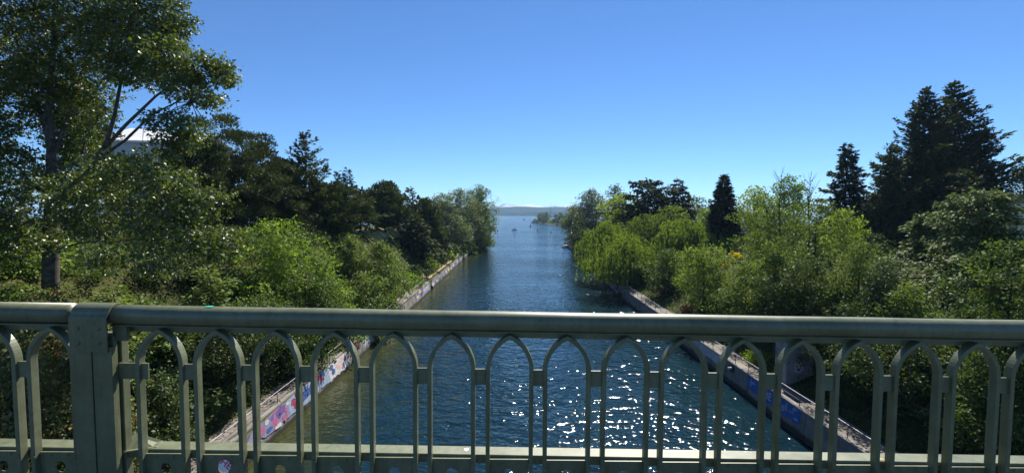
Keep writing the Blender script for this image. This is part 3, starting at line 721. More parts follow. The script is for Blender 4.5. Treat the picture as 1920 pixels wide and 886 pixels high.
def g_broad(seed, H, Rc, ls, base=0.12, shape='round', lai=3.0, cr=None, r0=None, needle=False, up=0.5, droop=0.0, lobe=0.42, shell=0.5, nlimb=9, lean=(0, 0), flat=0.65, maxn=30000, twigs=110):
    g = np.random.default_rng(seed)
    cr = cr or max(0.45, 0.16 * Rc + 0.035 * H * 0.5)
    area = 2 * Rc * H * (1 - base) * 0.8; a1 = (0.36 if not needle else 0.2) * ls * ls * 1.1
    n = int(min(maxn, lai * area / a1)); per = max(14, int(1.0 * cr * cr / (a1) * 1.1)); per = min(per, 260)
    m = max(10, n // per)
    C = crown_centres(g, m, H - cr * 0.5, max(0.1, Rc - cr * 0.6), base, shape, lobe, shell)
    C[:, 0] += lean[0] * C[:, 2] / H; C[:, 1] += lean[1] * C[:, 2] / H
    cl = cr * (0.7 + 0.6 * g.random(m))
    data = clump_leaves(g, C, cl, per, ls, flat, up, droop, needle)
    tr = limbs(g, H, Rc, base, C, r0 or 0.018 * H + 0.02, nlimb, lean, twigs)
    return tr, data

def g_conifer(seed, H, Rc, ls, base=0.06, power=0.85, droop=0.25, dens=1.0, tip=0.0, r0=None, whorl=0.6, nb=6, maxn=34000, hang=0.0, irregular=0.3, prof=None):
    """whorled branches carrying flat sprays"""
    g = np.random.default_rng(seed); mb = MB()
    r0 = r0 or 0.016 * H + 0.02
    mb.tube([(0.01 * H * math.sin(k * 1.3), 0.008 * H * math.cos(k * 1.1), H * k / 8 - 0.3 * (k == 0)) for k in range(9)], [r0 * (1 - k / 8.3) for k in range(9)], 7)
    Ps, Ds, Ns, Ls, Ts = [], [], [], [], []
    zs = np.arange(base * H, H * 0.985, whorl)
    A = []
    for z in zs:
        t = (z - base * H) / (H * (1 - base)); Lw = Rc * (prof(t) if prof else max(0.03, (1 - t) ** power * min(1, 0.7 + 2.5 * t)))
        k = max(3, int(round(nb * (0.6 + 0.4 * (1 - t)))))
        a0 = g.random() * 6.28
        for q in range(k):
            A.append((z + g.normal() * whorl * 0.3, a0 + q * 2 * np.pi / k + g.normal() * 0.25, max(0.15, Lw * (1 + irregular * g.normal())), t))
    tot = sum(a[2] for a in A); per_m = min(maxn / max(tot, 1), dens * 7.0 / max(ls, 0.1))
    for z, a, Lb, t in A:
        n = max(5, int(Lb * per_m)); s = 0.08 + 0.92 * g.random(n) ** 0.75
        rise = (0.35 * t - droop * (1 - 0.5 * t))        # upper branches rise, lower ones droop
        x = s * Lb; zz = rise * x - 0.10 * hang * Lb * s ** 2 + tip * Lb * s ** 3
        lat = g.normal(size=n) * 0.20 * Lb * (1.05 - s) * 1.2 + g.normal(size=n) * 0.10
        ca, sa = math.cos(a), math.sin(a)
        P = np.stack([ca * x - sa * lat, sa * x + ca * lat, z + zz - np.abs(lat) * 0.15 + g.normal(size=n) * 0.13 * (1 + 0.06 * Lb)], 1)
        sg = np.sign(lat + 1e-6) * (0.4 + 0.8 * g.random(n))
        D = np.stack([ca * (0.9 - 0 * s) - sa * sg, sa * 0.9 + ca * sg, np.full(n, rise * 0.8 - hang * (0.3 + g.random(n)) + tip * 1.4)], 1) + g.normal(size=(n, 3)) * 0.4
        Nn = np.array([-ca * rise, -sa * rise, 1.0])[None, :] + g.normal(size=(n, 3)) * 0.4
        Ps.append(P); Ds.append(D); Ns.append(Nn); Ls.append(ls * (0.8 + 0.8 * g.random(n))); Ts.append(0.5 * g.random() + 0.5 * g.random(n))
        if Lb > 0.5:
            e = Vector((ca * Lb, sa * Lb, z + rise * Lb - 0.1 * hang * Lb + tip * Lb))
            s0 = Vector((0, 0, z)); rb = 0.012 * Lb + 0.008
            mb.tube([s0, Vector((ca * Lb * .55, sa * Lb * .55, z + rise * Lb * .55 - 0.03 * hang * Lb)), e], [rb, rb * .7, rb * .2], 4, cap=False)
    Lg = np.concatenate(Ls)
    return mb, (np.concatenate(Ps), np.concatenate(Ds), np.concatenate(Ns), Lg, Lg * 0.5, np.concatenate(Ts))

def g_willow(seed, H, Rc, ls, maxn=26000, r0=None, fall=0.75):
    """dome of boughs with hanging strands"""
    g = np.random.default_rng(seed)
    ns = int(min(1100, 14 * Rc * Rc + 120)); per = max(10, int(maxn / ns))
    C = crown_centres(g, ns, H, Rc, 0.35, 'dome', 0.5, 0.5)
    le = H * fall * (0.3 + 0.7 * g.random(ns)); le = np.minimum(le, C[:, 2] - 0.08 * H)
    idx = np.repeat(np.arange(ns), per); s = g.random(len(idx))
    rad = unit(C * np.array([1, 1, 0]))
    P = C[idx].copy(); P[:, 2] -= le[idx] * s; P += rad[idx] * (0.35 * (1 - (1 - s) ** 2))[:, None] * 0.6
    sway = g.normal(size=(ns, 2)) * 0.25; P[:, :2] += sway[idx] * s[:, None] + g.normal(size=(len(idx), 2)) * 0.09
    D = np.array([0, 0, -1.0]) + g.normal(size=(len(idx), 3)) * 0.45; Nn = g.normal(size=(len(idx), 3)) + rad[idx] * 0.6
    Lg = ls * (0.8 + 0.6 * g.random(len(idx))); tone = 0.6 * g.random(ns)[idx] + 0.4 * g.random(len(idx))
    tr = limbs(g, H, Rc, 0.3, C, r0 or 0.022 * H, 10, (0, 0), 130)
    return tr, (P, D, Nn, Lg, Lg * 0.5, tone)

def plant(name, label, cat, X, Y, z, gen, leafmat, bark=BARK, group=None, parts=('trunk', 'crown'), rz=0.0):
    root = empty(name, (X, Y, z), rz); tag(root, label, cat, group)
    tr, data = gen
    tr.build(parts[0], bark, root, True)
    link(parts[1], leaf_mesh(parts[1], *data, LF[leafmat]), root)
    return root

def put(px, Y, ytop, wpx):
    """ground point, height and crown radius of a plant whose top and width the photograph shows"""
    p = at(px, ytop, Y); z = ground_z(p.x, Y)
    return p.x, Y, z, p.z - z, wpx / 2 * Y / FPX
def lsz(Y): return min(0.66, max(0.155, 0.0041 * Y))
SEED = [100]
def tree(name, label, px, Y, ytop, wpx, kind, leaf, bark=BARK, cat='tree', **kw):
    SEED[0] += 1; X, Y, z, H, Rc = put(px, Y, ytop, wpx); ls = kw.pop('ls', None) or lsz(Y)
    H = max(H, 0.8)
    if kind == 'conifer': ls *= 1.75
    gen = {'broad': g_broad, 'conifer': g_conifer, 'willow': g_willow}[kind](SEED[0], H, Rc, ls, **kw)
    parts = ('trunk', 'crown') if cat == 'tree' else ('stems', 'foliage')
    return plant(name, label, cat, X, Y, z, gen, leaf, bark, None, parts)
PINE = dict(shape='pine', needle=True, base=0.10, up=0.7, lobe=0.4, shell=0.42, lai=5.5, flat=0.5, nlimb=12, maxn=20000)
SH = dict(base=0.02, shape='dome', lai=3.9, maxn=15000, nlimb=5, twigs=40, shell=0.45, lobe=0.45)

# ---- hero tree at the left: limbs drawn by hand, boughs as bodies of leaves
def hero():
    g = np.random.default_rng(11); Y0 = 30.0
    b0 = at(95, 530, Y0); gz = ground_z(b0.x, Y0); root = empty('broadleaf_tree', (b0.x, Y0, gz))
    tag(root, 'huge grey-barked broadleaf tree towering over the left edge', 'tree')
    O = Vector((b0.x, Y0, gz)); W = lambda px, py, dy=0: at(px, py, Y0 + dy) - O
    mb = MB()
    mb.tube([Vector((0, 0, -0.5)), W(95, 525), W(96, 460), W(97, 400), W(98, 340), W(96, 290), W(92, 200), W(100, 90), W(110, -60), W(118, -180)],
            [0.52, 0.46, 0.43, 0.41, 0.33, 0.25, 0.2, 0.15, 0.1, 0.03], 12)
    LM = [([(97, 400), (128, 360), (165, 320), (200, 270), (214, 215), (225, 150), (240, 90), (250, 20)], .22, -1),
          ([(190, 285), (240, 235), (290, 180), (330, 150), (390, 135)], .13, -1.5), ([(175, 305), (235, 262), (290, 215), (330, 195), (385, 190)], .11, -2.5),
          ([(98, 370), (60, 345), (30, 310), (0, 290), (-40, 250)], .17, -1), ([(97, 455), (130, 438), (180, 428), (240, 405), (300, 380), (350, 360), (410, 365)], .10, -3),
          ([(97, 470), (150, 455), (220, 450), (300, 455), (370, 470), (430, 475)], .07, -4), ([(96, 300), (120, 230), (150, 150), (190, 70), (220, 0)], .15, 2),
          ([(96, 280), (70, 200), (40, 100), (20, 0)], .15, 1), ([(100, 330), (150, 290), (170, 240), (200, 200)], .08, 3), ([(95, 480), (60, 450), (20, 430), (-30, 400)], .08, -2),
          ([(100, 90), (160, 30), (230, -40), (290, -90)], .1, -1), ([(100, 60), (40, -20), (-40, -90)], .1, 0)]
    nodes = []
    for pts, r0, dy in LM:
        P = [W(px, py, dy * k / (len(pts) - 1)) + Vector(g.normal(size=3) * 0.06 * (k > 0)) for k, (px, py) in enumerate(pts)]
        rad = [r0 * (1 - 0.85 * k / (len(pts) - 1)) for k in range(len(pts))]
        mb.tube(P, rad, 7, cap=False)
        for k in range(len(P) - 1):
            for q in (0, .5): nodes.append((P[k].lerp(P[k + 1], q), rad[k]))
    # boughs: px, py, depth offset, radius px x, radius px y, weight
    BL = [(40, 60, 0, 150, 130, 9), (160, 30, 0, 130, 110, 8), (255, 60, -1, 85, 90, 5), (300, 25, -1, 50, 60, 2.2), (320, 115, -2, 60, 45, 2.2), (385, 135, -2, 45, 32, 1.4), (410, 130, -2, 22, 20, .5), (350, 165, -2, 60, 25, 1.1), (395, 190, -3, 25, 8, .3),
          (30, 180, 1, 120, 95, 7), (130, 170, 1, 85, 80, 4.5), (20, 290, 0, 90, 70, 3.2), (145, 265, 2, 40, 55, 1.6), (245, 130, -1, 55, 35, 1.2), (335, 235, -3, 42, 30, 1.2), (318, 272, -3, 30, 20, .45), (360, 260, -3, 20, 20, .35),
          (265, 320, -3, 65, 40, 1.5), (180, 345, -3, 60, 45, 1.3), (330, 350, -4, 50, 28, 1.0), (385, 368, -4, 35, 18, .5), (345, 410, -4, 55, 38, 1.3), (260, 415, -4, 70, 45, 1.4), (395, 450, -5, 45, 28, .8), (330, 465, -5, 60, 30, .8), (170, 420, -2, 50, 40, .8), (415, 470, -5, 25, 18, .3),
          (30, 370, -2, 70, 60, 3.0), (40, 450, -2, 70, 35, 1.6), (-20, 420, -1, 60, 60, 1.6), (150, 395, -3, 50, 40, 1.1), (-80, 150, 0, 110, 170, 6), (60, -110, 0, 190, 90, 5), (230, -80, 0, 120, 70, 3), (200, 480, -4, 60, 25, .5), (300, 500, -4, 40, 18, .35)]
    ls = 0.17; Cs = []; 
    for px, py, dy, rx, ry, w in BL:
        c = np.array(W(px, py, dy)); sx, sz = rx / FPX * Y0, ry / FPX * Y0
        m = int(w * 40); o = g.normal(size=(m, 3)); o = o / np.linalg.norm(o, axis=1, keepdims=True) * g.random((m, 1)) ** 0.42
        Cs.append(c + o * np.array([sx, 0.8 * min(sx, 4.0) + 0.5, sz]))
    C = np.concatenate(Cs)
    data = clump_leaves(g, C, 0.42 + 0.4 * g.random(len(C)), 42, ls, 0.6, 0.45, 0.25)
    NP = np.array([n_[0][:] for n_ in nodes])
    for c in C[g.choice(len(C), 420, replace=False)]:
        k = int(np.argmin(np.linalg.norm(NP - c, axis=1))); a = Vector(NP[k]); b_ = Vector(c)
        if (b_ - a).length > 4.5: continue
        mb.tube([a, a.lerp(b_, .5) + Vector(g.normal(size=3) * 0.12), b_], [0.035, 0.022, 0.008], 4, cap=False)
    mb.build('trunk', BARKG, root, True); link('crown', leaf_mesh('crown', *data, LF['hero']), root)
hero()

T = tree
# ---- left bank, back row
T('pine_tree', 'dark pine rising behind the huge broadleaf tree at the left', 160, 56, 150, 110, 'broad', 'pine', **PINE)
T('pine_tree', 'tallest dark pine of the left row, its ragged top against the sky', 412, 63, 203, 215, 'broad', 'pine', **PINE)
T('pine_tree', 'dark pine just right of the tallest left pine, with a sloping shoulder', 480, 70, 242, 180, 'broad', 'pine', **PINE)
T('pine_tree', 'dark pine with bare limbs, left of the tallest left pine', 335, 58, 255, 180, 'broad', 'pine', **PINE)
T('pine_tree', 'lower dark pine between the pine row and the pointed conifer', 524, 74, 296, 110, 'broad', 'pine', **PINE)
T('pine_tree', 'pointed pine with tiered tufted branches, alone above the left treeline', 571, 78, 246, 112, 'conifer', 'pine', base=0.1, power=0.75, droop=0.0, tip=0.22, whorl=0.75, nb=6, dens=1.3, irregular=0.35)
T('pine_tree', 'bushy dark pine below and right of the pointed left pine', 622, 82, 340, 140, 'broad', 'pine', **PINE)
T('fir_tree', 'small blue-green fir spire peeping over the left pines', 650, 132, 317, 62, 'conifer', 'bluefir', base=0.2, whorl=0.8, irregular=0.2)
T('fir_tree', 'slim blue-green fir tip left of the small fir spire', 633, 134, 319, 26, 'conifer', 'bluefir', base=0.3, whorl=0.8, irregular=0.2)
T('cedar_tree', 'spreading dark cedar with flat tiers behind the grey-green bushes', 675, 98, 352, 84, 'conifer', 'pine', base=0.12, power=0.55, droop=0.05, whorl=1.0, nb=7, dens=1.4)
T('pine_tree', 'broad round-topped pine over the sunlit lawn on the left bank', 722, 112, 338, 92, 'broad', 'pine', **PINE)
T('pine_tree', 'narrow pine spire right of the round-topped pine', 768, 124, 354, 58, 'conifer', 'pine', base=0.1, power=0.6, droop=0.05, whorl=0.9, dens=1.3)
T('pine_tree', 'dark pine leaning against the grey poplars on the left bank', 797, 132, 372, 66, 'broad', 'pine', **PINE)
T('cypress_tree', 'low dark evergreen with draped boughs under the narrow pine spire', 782, 116, 410, 76, 'conifer', 'fir', base=0.04, power=0.5, droop=0.3, whorl=0.7, dens=1.4)
T('cypress_tree', 'dark evergreen mound in front of the grey poplars', 818, 142, 404, 56, 'conifer', 'fir', base=0.04, power=0.5, droop=0.3, whorl=0.8, dens=1.4)
T('poplar_tree', 'silvery grey-green poplar, leftmost of the left bank poplars', 828, 186, 360, 72, 'broad', 'poplar', BARKG, shape='column', base=0.05, lai=4.6, ls=0.52)
T('poplar_tree', 'pale grey-green poplar in the middle of the left bank poplars', 864, 196, 351, 80, 'broad', 'poplar', BARKG, shape='column', base=0.05, lai=4.6, ls=0.52)
T('poplar_tree', 'tallest green poplar at the end of the left bank beside open water', 897, 212, 345, 66, 'broad', 'birch', BARKG, shape='column', base=0.04, lai=4.6, ls=0.52)
T('poplar_tree', 'low silvery poplar overhanging the far end of the left wall', 858, 178, 402, 62, 'broad', 'poplar', BARKG, shape='round', base=0.04, lai=3.0)
T('poplar_tree', 'bushy green poplar leaning over the water at the left bank end', 905, 222, 392, 44, 'broad', 'green', BARKG, shape='round', base=0.04, lai=3.2)
# ---- left bank, front
T('maple_tree', 'bright sunlit green maple in the middle of the left bank', 512, 46, 398, 178, 'broad', 'maple', BARKG, shape='round', base=0.06, lai=3.0, ls=0.23, lobe=0.6, shell=0.6, cr=1.0)
T('maple_tree', 'smaller bright green maple at the right foot of the sunlit maple', 606, 50, 462, 110, 'broad', 'maple', BARKG, shape='dome', base=0.05, lai=3.0, ls=0.23, lobe=0.5, cr=0.8)
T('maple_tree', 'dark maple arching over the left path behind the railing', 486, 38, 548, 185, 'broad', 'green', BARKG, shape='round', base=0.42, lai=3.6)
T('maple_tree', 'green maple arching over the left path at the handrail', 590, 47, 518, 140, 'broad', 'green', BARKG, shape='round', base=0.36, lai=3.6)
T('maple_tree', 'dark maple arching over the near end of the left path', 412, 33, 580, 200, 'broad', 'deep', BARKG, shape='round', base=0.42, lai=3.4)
T('willow_shrub', 'tall grey-green willow bush left of the round grey bush', 660, 72, 436, 62, 'broad', 'grey', cat='shrub', **SH)
T('willow_shrub', 'round grey-green willow bush below the sunlit lawn', 716, 74, 450, 100, 'broad', 'grey', cat='shrub', **SH)
T('willow_shrub', 'low grey-green willow bush near the handrail, below the round grey bush', 688, 64, 505, 84, 'broad', 'grey', cat='shrub', **SH)
T('laurel_shrub', 'leafy green bush hanging over the bend of the left path', 768, 92, 510, 58, 'broad', 'maple', cat='shrub', **SH)
T('laurel_shrub', 'bright green bush beside the left path just above the handrail', 727, 71, 546, 46, 'broad', 'maple', cat='shrub', **SH)
T('laurel_shrub', 'dark green bush at the foot of the grey willow bushes', 702, 60, 552, 60, 'broad', 'green', cat='shrub', **SH)
T('laurel_shrub', 'green bush behind the handrail at the right foot of the maples', 655, 53, 566, 70, 'broad', 'maple', cat='shrub', **SH)
T('laurel_shrub', 'yellow-green bush spilling on to the left path, seen through the railing', 628, 49.5, 648, 44, 'broad', 'lime', cat='shrub', **SH)
T('laurel_shrub', 'dark bush beside the left path, left of the yellow-green one', 585, 44, 620, 80, 'broad', 'green', cat='shrub', **SH)
far_sh = [(792, 112, 492, 30, 'green', 'dark green bush at the start of the far left wall'), (806, 120, 484, 26, 'maple', 'bright bush on the bare earth above the far left wall'),
          (822, 134, 470, 30, 'green', 'green bush halfway along the far left wall'), (838, 146, 474, 18, 'lime', 'small lime-green bush close to the edge of the far left wall'),
          (846, 158, 460, 28, 'green', 'green bush right of the small lime-green one on the left wall'), (862, 172, 456, 28, 'deep', 'dark bush under the silvery poplars at the far left wall'),
          (878, 190, 450, 26, 'green', 'last low green bush before the left bank meets the lake'), (775, 102, 500, 36, 'deep', 'shadowy bush above the dark bench at the path end'),
          (893, 215, 446, 26, 'deep', 'dark bush trailing to the water at the left bank tip')]
for px, Y, yt, w, lf, lb in far_sh: T('bush', lb, px + 3, Y, yt - 4, w * 1.45, 'broad', lf, cat='shrub', **SH)
FE = dict(base=0.02, power=0.6, droop=0.1, hang=0.35, whorl=0.42, nb=7, dens=1.2, irregular=0.35)
T('hemlock_tree', 'feathery green hemlock at the left edge under the big tree', 35, 31, 428, 170, 'conifer', 'willow', **FE)
T('hemlock_tree', 'feathery hemlock just above the handrail right of the big trunk', 212, 27, 532, 150, 'conifer', 'grey', **FE)
T('hemlock_tree', 'feathery pale hemlock above the handrail, left of the sunlit maple', 392, 35, 502, 160, 'conifer', 'grey', **FE)
T('hemlock_tree', 'dark hemlock in the shade below the handrail, left of centre', 330, 30, 590, 150, 'conifer', 'green', **FE)
T('photinia_shrub', 'bronze-red tipped bush at the foot of the big left trunk', 95, 24, 526, 170, 'broad', 'bronze', cat='shrub', **SH)
T('photinia_shrub', 'bronze-tipped bush behind the railing at the far left', 20, 20, 600, 190, 'broad', 'bronze', cat='shrub', **SH)
T('photinia_shrub', 'red-tipped bush glimpsed just right of the railing post', 236, 22, 742, 90, 'broad', 'bronze', cat='shrub', **SH)
T('photinia_shrub', 'bronze bush left of the railing post, below the hemlock', 130, 21, 650, 120, 'broad', 'bronze', cat='shrub', **SH)
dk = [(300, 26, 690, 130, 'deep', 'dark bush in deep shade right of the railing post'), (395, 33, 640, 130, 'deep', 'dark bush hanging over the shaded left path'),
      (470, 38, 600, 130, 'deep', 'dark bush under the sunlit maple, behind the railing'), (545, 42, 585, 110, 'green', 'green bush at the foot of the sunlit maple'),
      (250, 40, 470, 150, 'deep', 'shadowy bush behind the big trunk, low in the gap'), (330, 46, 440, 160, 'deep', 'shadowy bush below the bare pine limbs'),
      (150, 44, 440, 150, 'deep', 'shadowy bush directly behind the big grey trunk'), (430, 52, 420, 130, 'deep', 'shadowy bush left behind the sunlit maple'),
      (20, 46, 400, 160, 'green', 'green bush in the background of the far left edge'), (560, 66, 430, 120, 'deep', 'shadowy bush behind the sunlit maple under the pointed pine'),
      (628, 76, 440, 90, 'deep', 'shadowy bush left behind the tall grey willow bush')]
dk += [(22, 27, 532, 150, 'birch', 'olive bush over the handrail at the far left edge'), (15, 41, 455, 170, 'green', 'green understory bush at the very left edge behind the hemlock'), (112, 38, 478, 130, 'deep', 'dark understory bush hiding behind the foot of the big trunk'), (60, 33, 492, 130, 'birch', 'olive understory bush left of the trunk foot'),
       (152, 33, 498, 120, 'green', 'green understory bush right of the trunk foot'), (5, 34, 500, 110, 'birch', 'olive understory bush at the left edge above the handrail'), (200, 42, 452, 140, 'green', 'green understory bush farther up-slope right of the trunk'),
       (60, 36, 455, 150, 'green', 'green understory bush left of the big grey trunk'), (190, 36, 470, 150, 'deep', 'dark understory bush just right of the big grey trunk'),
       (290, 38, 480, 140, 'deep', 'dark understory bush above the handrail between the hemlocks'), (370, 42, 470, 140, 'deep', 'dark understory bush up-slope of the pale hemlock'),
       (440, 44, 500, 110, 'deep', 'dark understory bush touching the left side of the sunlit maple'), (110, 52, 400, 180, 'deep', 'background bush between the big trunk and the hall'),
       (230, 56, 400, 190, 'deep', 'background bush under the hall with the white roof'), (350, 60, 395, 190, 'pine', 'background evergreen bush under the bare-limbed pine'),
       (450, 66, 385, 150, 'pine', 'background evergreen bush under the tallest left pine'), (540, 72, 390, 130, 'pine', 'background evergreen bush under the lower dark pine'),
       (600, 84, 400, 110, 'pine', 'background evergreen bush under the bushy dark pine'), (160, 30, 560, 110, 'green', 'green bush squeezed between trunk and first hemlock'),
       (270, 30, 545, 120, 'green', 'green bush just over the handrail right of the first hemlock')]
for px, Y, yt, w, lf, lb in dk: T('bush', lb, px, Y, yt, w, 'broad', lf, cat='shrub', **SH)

# ---- right bank, far to near
T('poplar_tree', 'dark-leaved poplar at the tip of the right bank beside the dock', 1080, 205, 382, 50, 'broad', 'poplard', BARKG, shape='column', base=0.03, lai=4.6, ls=0.5)
T('poplar_tree', 'tall glinting poplar above the dock on the right bank', 1110, 188, 351, 72, 'broad', 'poplard', BARKG, shape='column', base=0.03, lai=4.6, ls=0.5)
T('broadleaf_tree', 'distant dark broadleaf crown behind the right bank poplars', 1153, 215, 344, 50, 'broad', 'poplard', BARKG, shape='round', base=0.2, lai=2.8)
T('broadleaf_tree', 'yellow-green tree right of the poplars above the willows', 1172, 150, 358, 112, 'broad', 'lime', BARKG, shape='round', base=0.1, lai=3.0)
T('cedar_tree', 'flat-topped dark cedar with open layered limbs on the right skyline', 1218, 140, 341, 104, 'conifer', 'pine', base=0.3, power=0.35, droop=-0.25, tip=-0.1, hang=0.6, whorl=0.9, nb=6, dens=1.6)
T('fir_tree', 'sparse drooping fir spire on the right skyline', 1272, 138, 337, 74, 'conifer', 'pine', base=0.08, power=0.7, droop=0.22, hang=0.4, whorl=0.8, nb=6, dens=1.6, irregular=0.35)
T('broadleaf_tree', 'dull green crown between the sparse fir and the dense dark cone', 1302, 142, 366, 92, 'broad', 'green', shape='round', base=0.1)
T('broadleaf_tree', 'light green crown touching the left side of the dense dark cone', 1328, 128, 388, 56, 'broad', 'maple', shape='round', base=0.1)
T('fir_tree', 'dense dark cone-shaped evergreen in the middle of the right bank', 1358, 104, 326, 72, 'conifer', 'fir', base=0.02, whorl=0.55, nb=8, dens=2.2, irregular=0.12, droop=0.12, prof=lambda t: max(0.03, (1 - t) ** 0.75 * min(1, 0.8 + t)))
T('broadleaf_tree', 'light green tree right behind the dense dark cone', 1415, 118, 346, 84, 'broad', 'lime', shape='round', base=0.1)
T('broadleaf_tree', 'tall light green tree behind the bare twigs on the right bank', 1482, 98, 328, 100, 'broad', 'maple', shape='round', base=0.1)
T('birch_tree', 'leaning dark-stemmed birch with thin glinting leaves on the right bank', 1462, 62, 360, 130, 'broad', 'birch', shape='column', base=0.12, lai=2.2, lean=(-2.0, 0))
T('birch_tree', 'second thin-leaved birch, right of the leaning one', 1532, 66, 372, 96, 'broad', 'birch', shape='column', base=0.1, lai=2.3)
T('fir_tree', 'dark fir with open tiers left of the giant evergreen', 1590, 92, 267, 96, 'conifer', 'fir', base=0.08, power=0.75, droop=0.15, whorl=0.65, nb=7, dens=1.9, irregular=0.3)
BG = dict(base=0.03, droop=-0.02, tip=0.16, whorl=0.5, nb=7, dens=1.35, irregular=0.38, maxn=33000)
T('sequoia_tree', 'giant dark evergreen, the tallest tree on the right bank', 1790, 86, 147, 205, 'conifer', 'fir', power=0.95, **BG)
T('sequoia_tree', 'second dark evergreen top joined to the left of the giant one', 1736, 84, 162, 190, 'conifer', 'fir', power=0.9, **BG)
T('sequoia_tree', 'lower dark evergreen on the right flank of the giant one', 1842, 84, 222, 110, 'conifer', 'fir', power=0.9, **BG)
T('sequoia_tree', 'lower dark evergreen on the left flank of the giant one', 1672, 80, 272, 96, 'conifer', 'fir', power=0.85, **BG)
T('maple_tree', 'bright yellow-green maple in front of the giant evergreen', 1584, 70, 388, 86, 'broad', 'lime', shape='round', base=0.15, lai=2.6)
T('broadleaf_tree', 'rust-tinged tree cut off by the right edge', 1925, 78, 300, 60, 'broad', 'birch', shape='round', base=0.1)
DE = dict(base=0.04, power=0.5, droop=0.2, hang=0.9, whorl=0.34, nb=7, dens=2.4, irregular=0.45, maxn=32000)
T('deodar_cedar', 'grey-green deodar with drooping boughs at the right edge', 1850, 36, 352, 230, 'conifer', 'deodar', **DE)
T('deodar_cedar', 'lower drooping grey deodar left of the larger one at the right', 1745, 44, 400, 130, 'conifer', 'deodar', **DE)
T('deodar_cedar', 'thin dark deodar tip in front of the giant evergreen', 1815, 60, 300, 100, 'conifer', 'pine', base=0.3, power=0.6, droop=0.05, hang=0.4, whorl=1.0, nb=4, dens=0.7)
T('broadleaf_tree', 'glinting green tree low at the right edge behind the railing', 1900, 27, 440, 230, 'broad', 'green', shape='round', base=0.05, lai=2.8)
# willows
T('willow_tree', 'weeping willow trailing over the water, leftmost on the right bank', 1138, 118, 410, 96, 'willow', 'willow')
T('willow_tree', 'weeping willow with the longest curtain over the right water edge', 1176, 98, 432, 128, 'willow', 'willow')
T('willow_tree', 'taller weeping willow behind the trailing ones', 1222, 120, 396, 112, 'willow', 'birch')
T('willow_tree', 'pale willow right of the taller weeping willow', 1284, 104, 408, 108, 'willow', 'willow')
T('alder_tree', 'olive-green tree behind the pale willow on the right slope', 1262, 116, 384, 84, 'broad', 'birch', shape='column', base=0.08)
T('alder_tree', 'thin olive tree between the willows and the yellow-green tree', 1196, 138, 380, 56, 'broad', 'green', shape='column', base=0.08)
T('alder_tree', 'round sunlit green tree in the middle of the right slope', 1322, 66, 452, 136, 'broad', 'willow', shape='round', base=0.05, lai=3.2)
T('alder_tree', 'shaded green tree above the end of the right path', 1256, 82, 462, 110, 'broad', 'green', shape='round', base=0.05)
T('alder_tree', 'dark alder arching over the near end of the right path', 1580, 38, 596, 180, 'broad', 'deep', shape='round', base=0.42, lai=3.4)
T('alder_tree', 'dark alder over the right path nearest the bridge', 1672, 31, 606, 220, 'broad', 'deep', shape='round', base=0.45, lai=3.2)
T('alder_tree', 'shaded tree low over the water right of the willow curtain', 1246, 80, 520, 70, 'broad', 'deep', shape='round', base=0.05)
rsh = [(1345, 58, 545, 110, 'green', 'glinting green bush above the right path at the handrail'), (1402, 55, 478, 120, 'grey', 'pale green bush right of the round sunlit tree'),
       (1455, 50, 440, 112, 'birch', 'olive bush under the leaning birch'), (1512, 45, 468, 150, 'deep', 'dark bush at the stem of the leaning birch'),
       (1566, 42, 505, 140, 'deep', 'very dark bush in the shade right of the birches'), (1614, 40, 442, 125, 'grey', 'pale feathery bush below the yellow-green maple'),
       (1660, 37, 468, 110, 'deodar', 'grey-green bush left of the lower deodar'), (1705, 34, 520, 130, 'grey', 'pale bush just above the handrail near the deodars'),
       (1418, 46, 655, 60, 'lime', 'sunlit lime bush beside the right path, seen through the railing'), (1382, 52, 640, 50, 'maple', 'small bright bush farther up the right path, under the handrail'),
       (1606, 36, 560, 165, 'deep', 'black-green bush in deep shade behind the railing at the right'), (1690, 34, 650, 120, 'green', 'green bush through the railing right of the shaded wall'),
       (1760, 30, 640, 150, 'deodar', 'grey-green bush through the railing below the deodar'), (1860, 26, 650, 170, 'green', 'glinting bush through the railing near the right edge'),
       (1368, 94, 442, 62, 'grey', 'round grey garden bush in front of the dense dark cone'), (1325, 100, 440, 44, 'grey', 'pale garden bush left of the round grey garden bush'),
       (1380, 80, 472, 30, 'yellow', 'yellow flowering bush in the right bank garden'), (1357, 78, 490, 20, 'orange', 'small orange flowering bush beside the yellow one'),
       (1408, 78, 478, 40, 'grey', 'pale bush right of the yellow flowering one'), (1289, 63, 562, 26, 'redleaf', 'small red-leaved bush just above the handrail on the right'),
       (1303, 60, 574, 16, 'lime', 'tiny lime bush beside the red-leaved one'), (1445, 84, 420, 80, 'deep', 'dark bush in front of the house on the right bank'),
       (1540, 78, 420, 90, 'deep', 'dark bush behind the second birch'), (1630, 70, 430, 80, 'deep', 'dark bush right of the yellow-green maple'),
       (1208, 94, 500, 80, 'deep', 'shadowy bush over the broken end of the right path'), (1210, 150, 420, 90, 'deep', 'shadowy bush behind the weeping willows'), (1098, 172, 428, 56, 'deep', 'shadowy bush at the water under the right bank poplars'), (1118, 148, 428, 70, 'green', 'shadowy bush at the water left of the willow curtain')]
for px, Y, yt, w, lf, lb in rsh: T('bush', lb, px, Y, yt, w, 'broad', lf, cat='shrub', **SH)

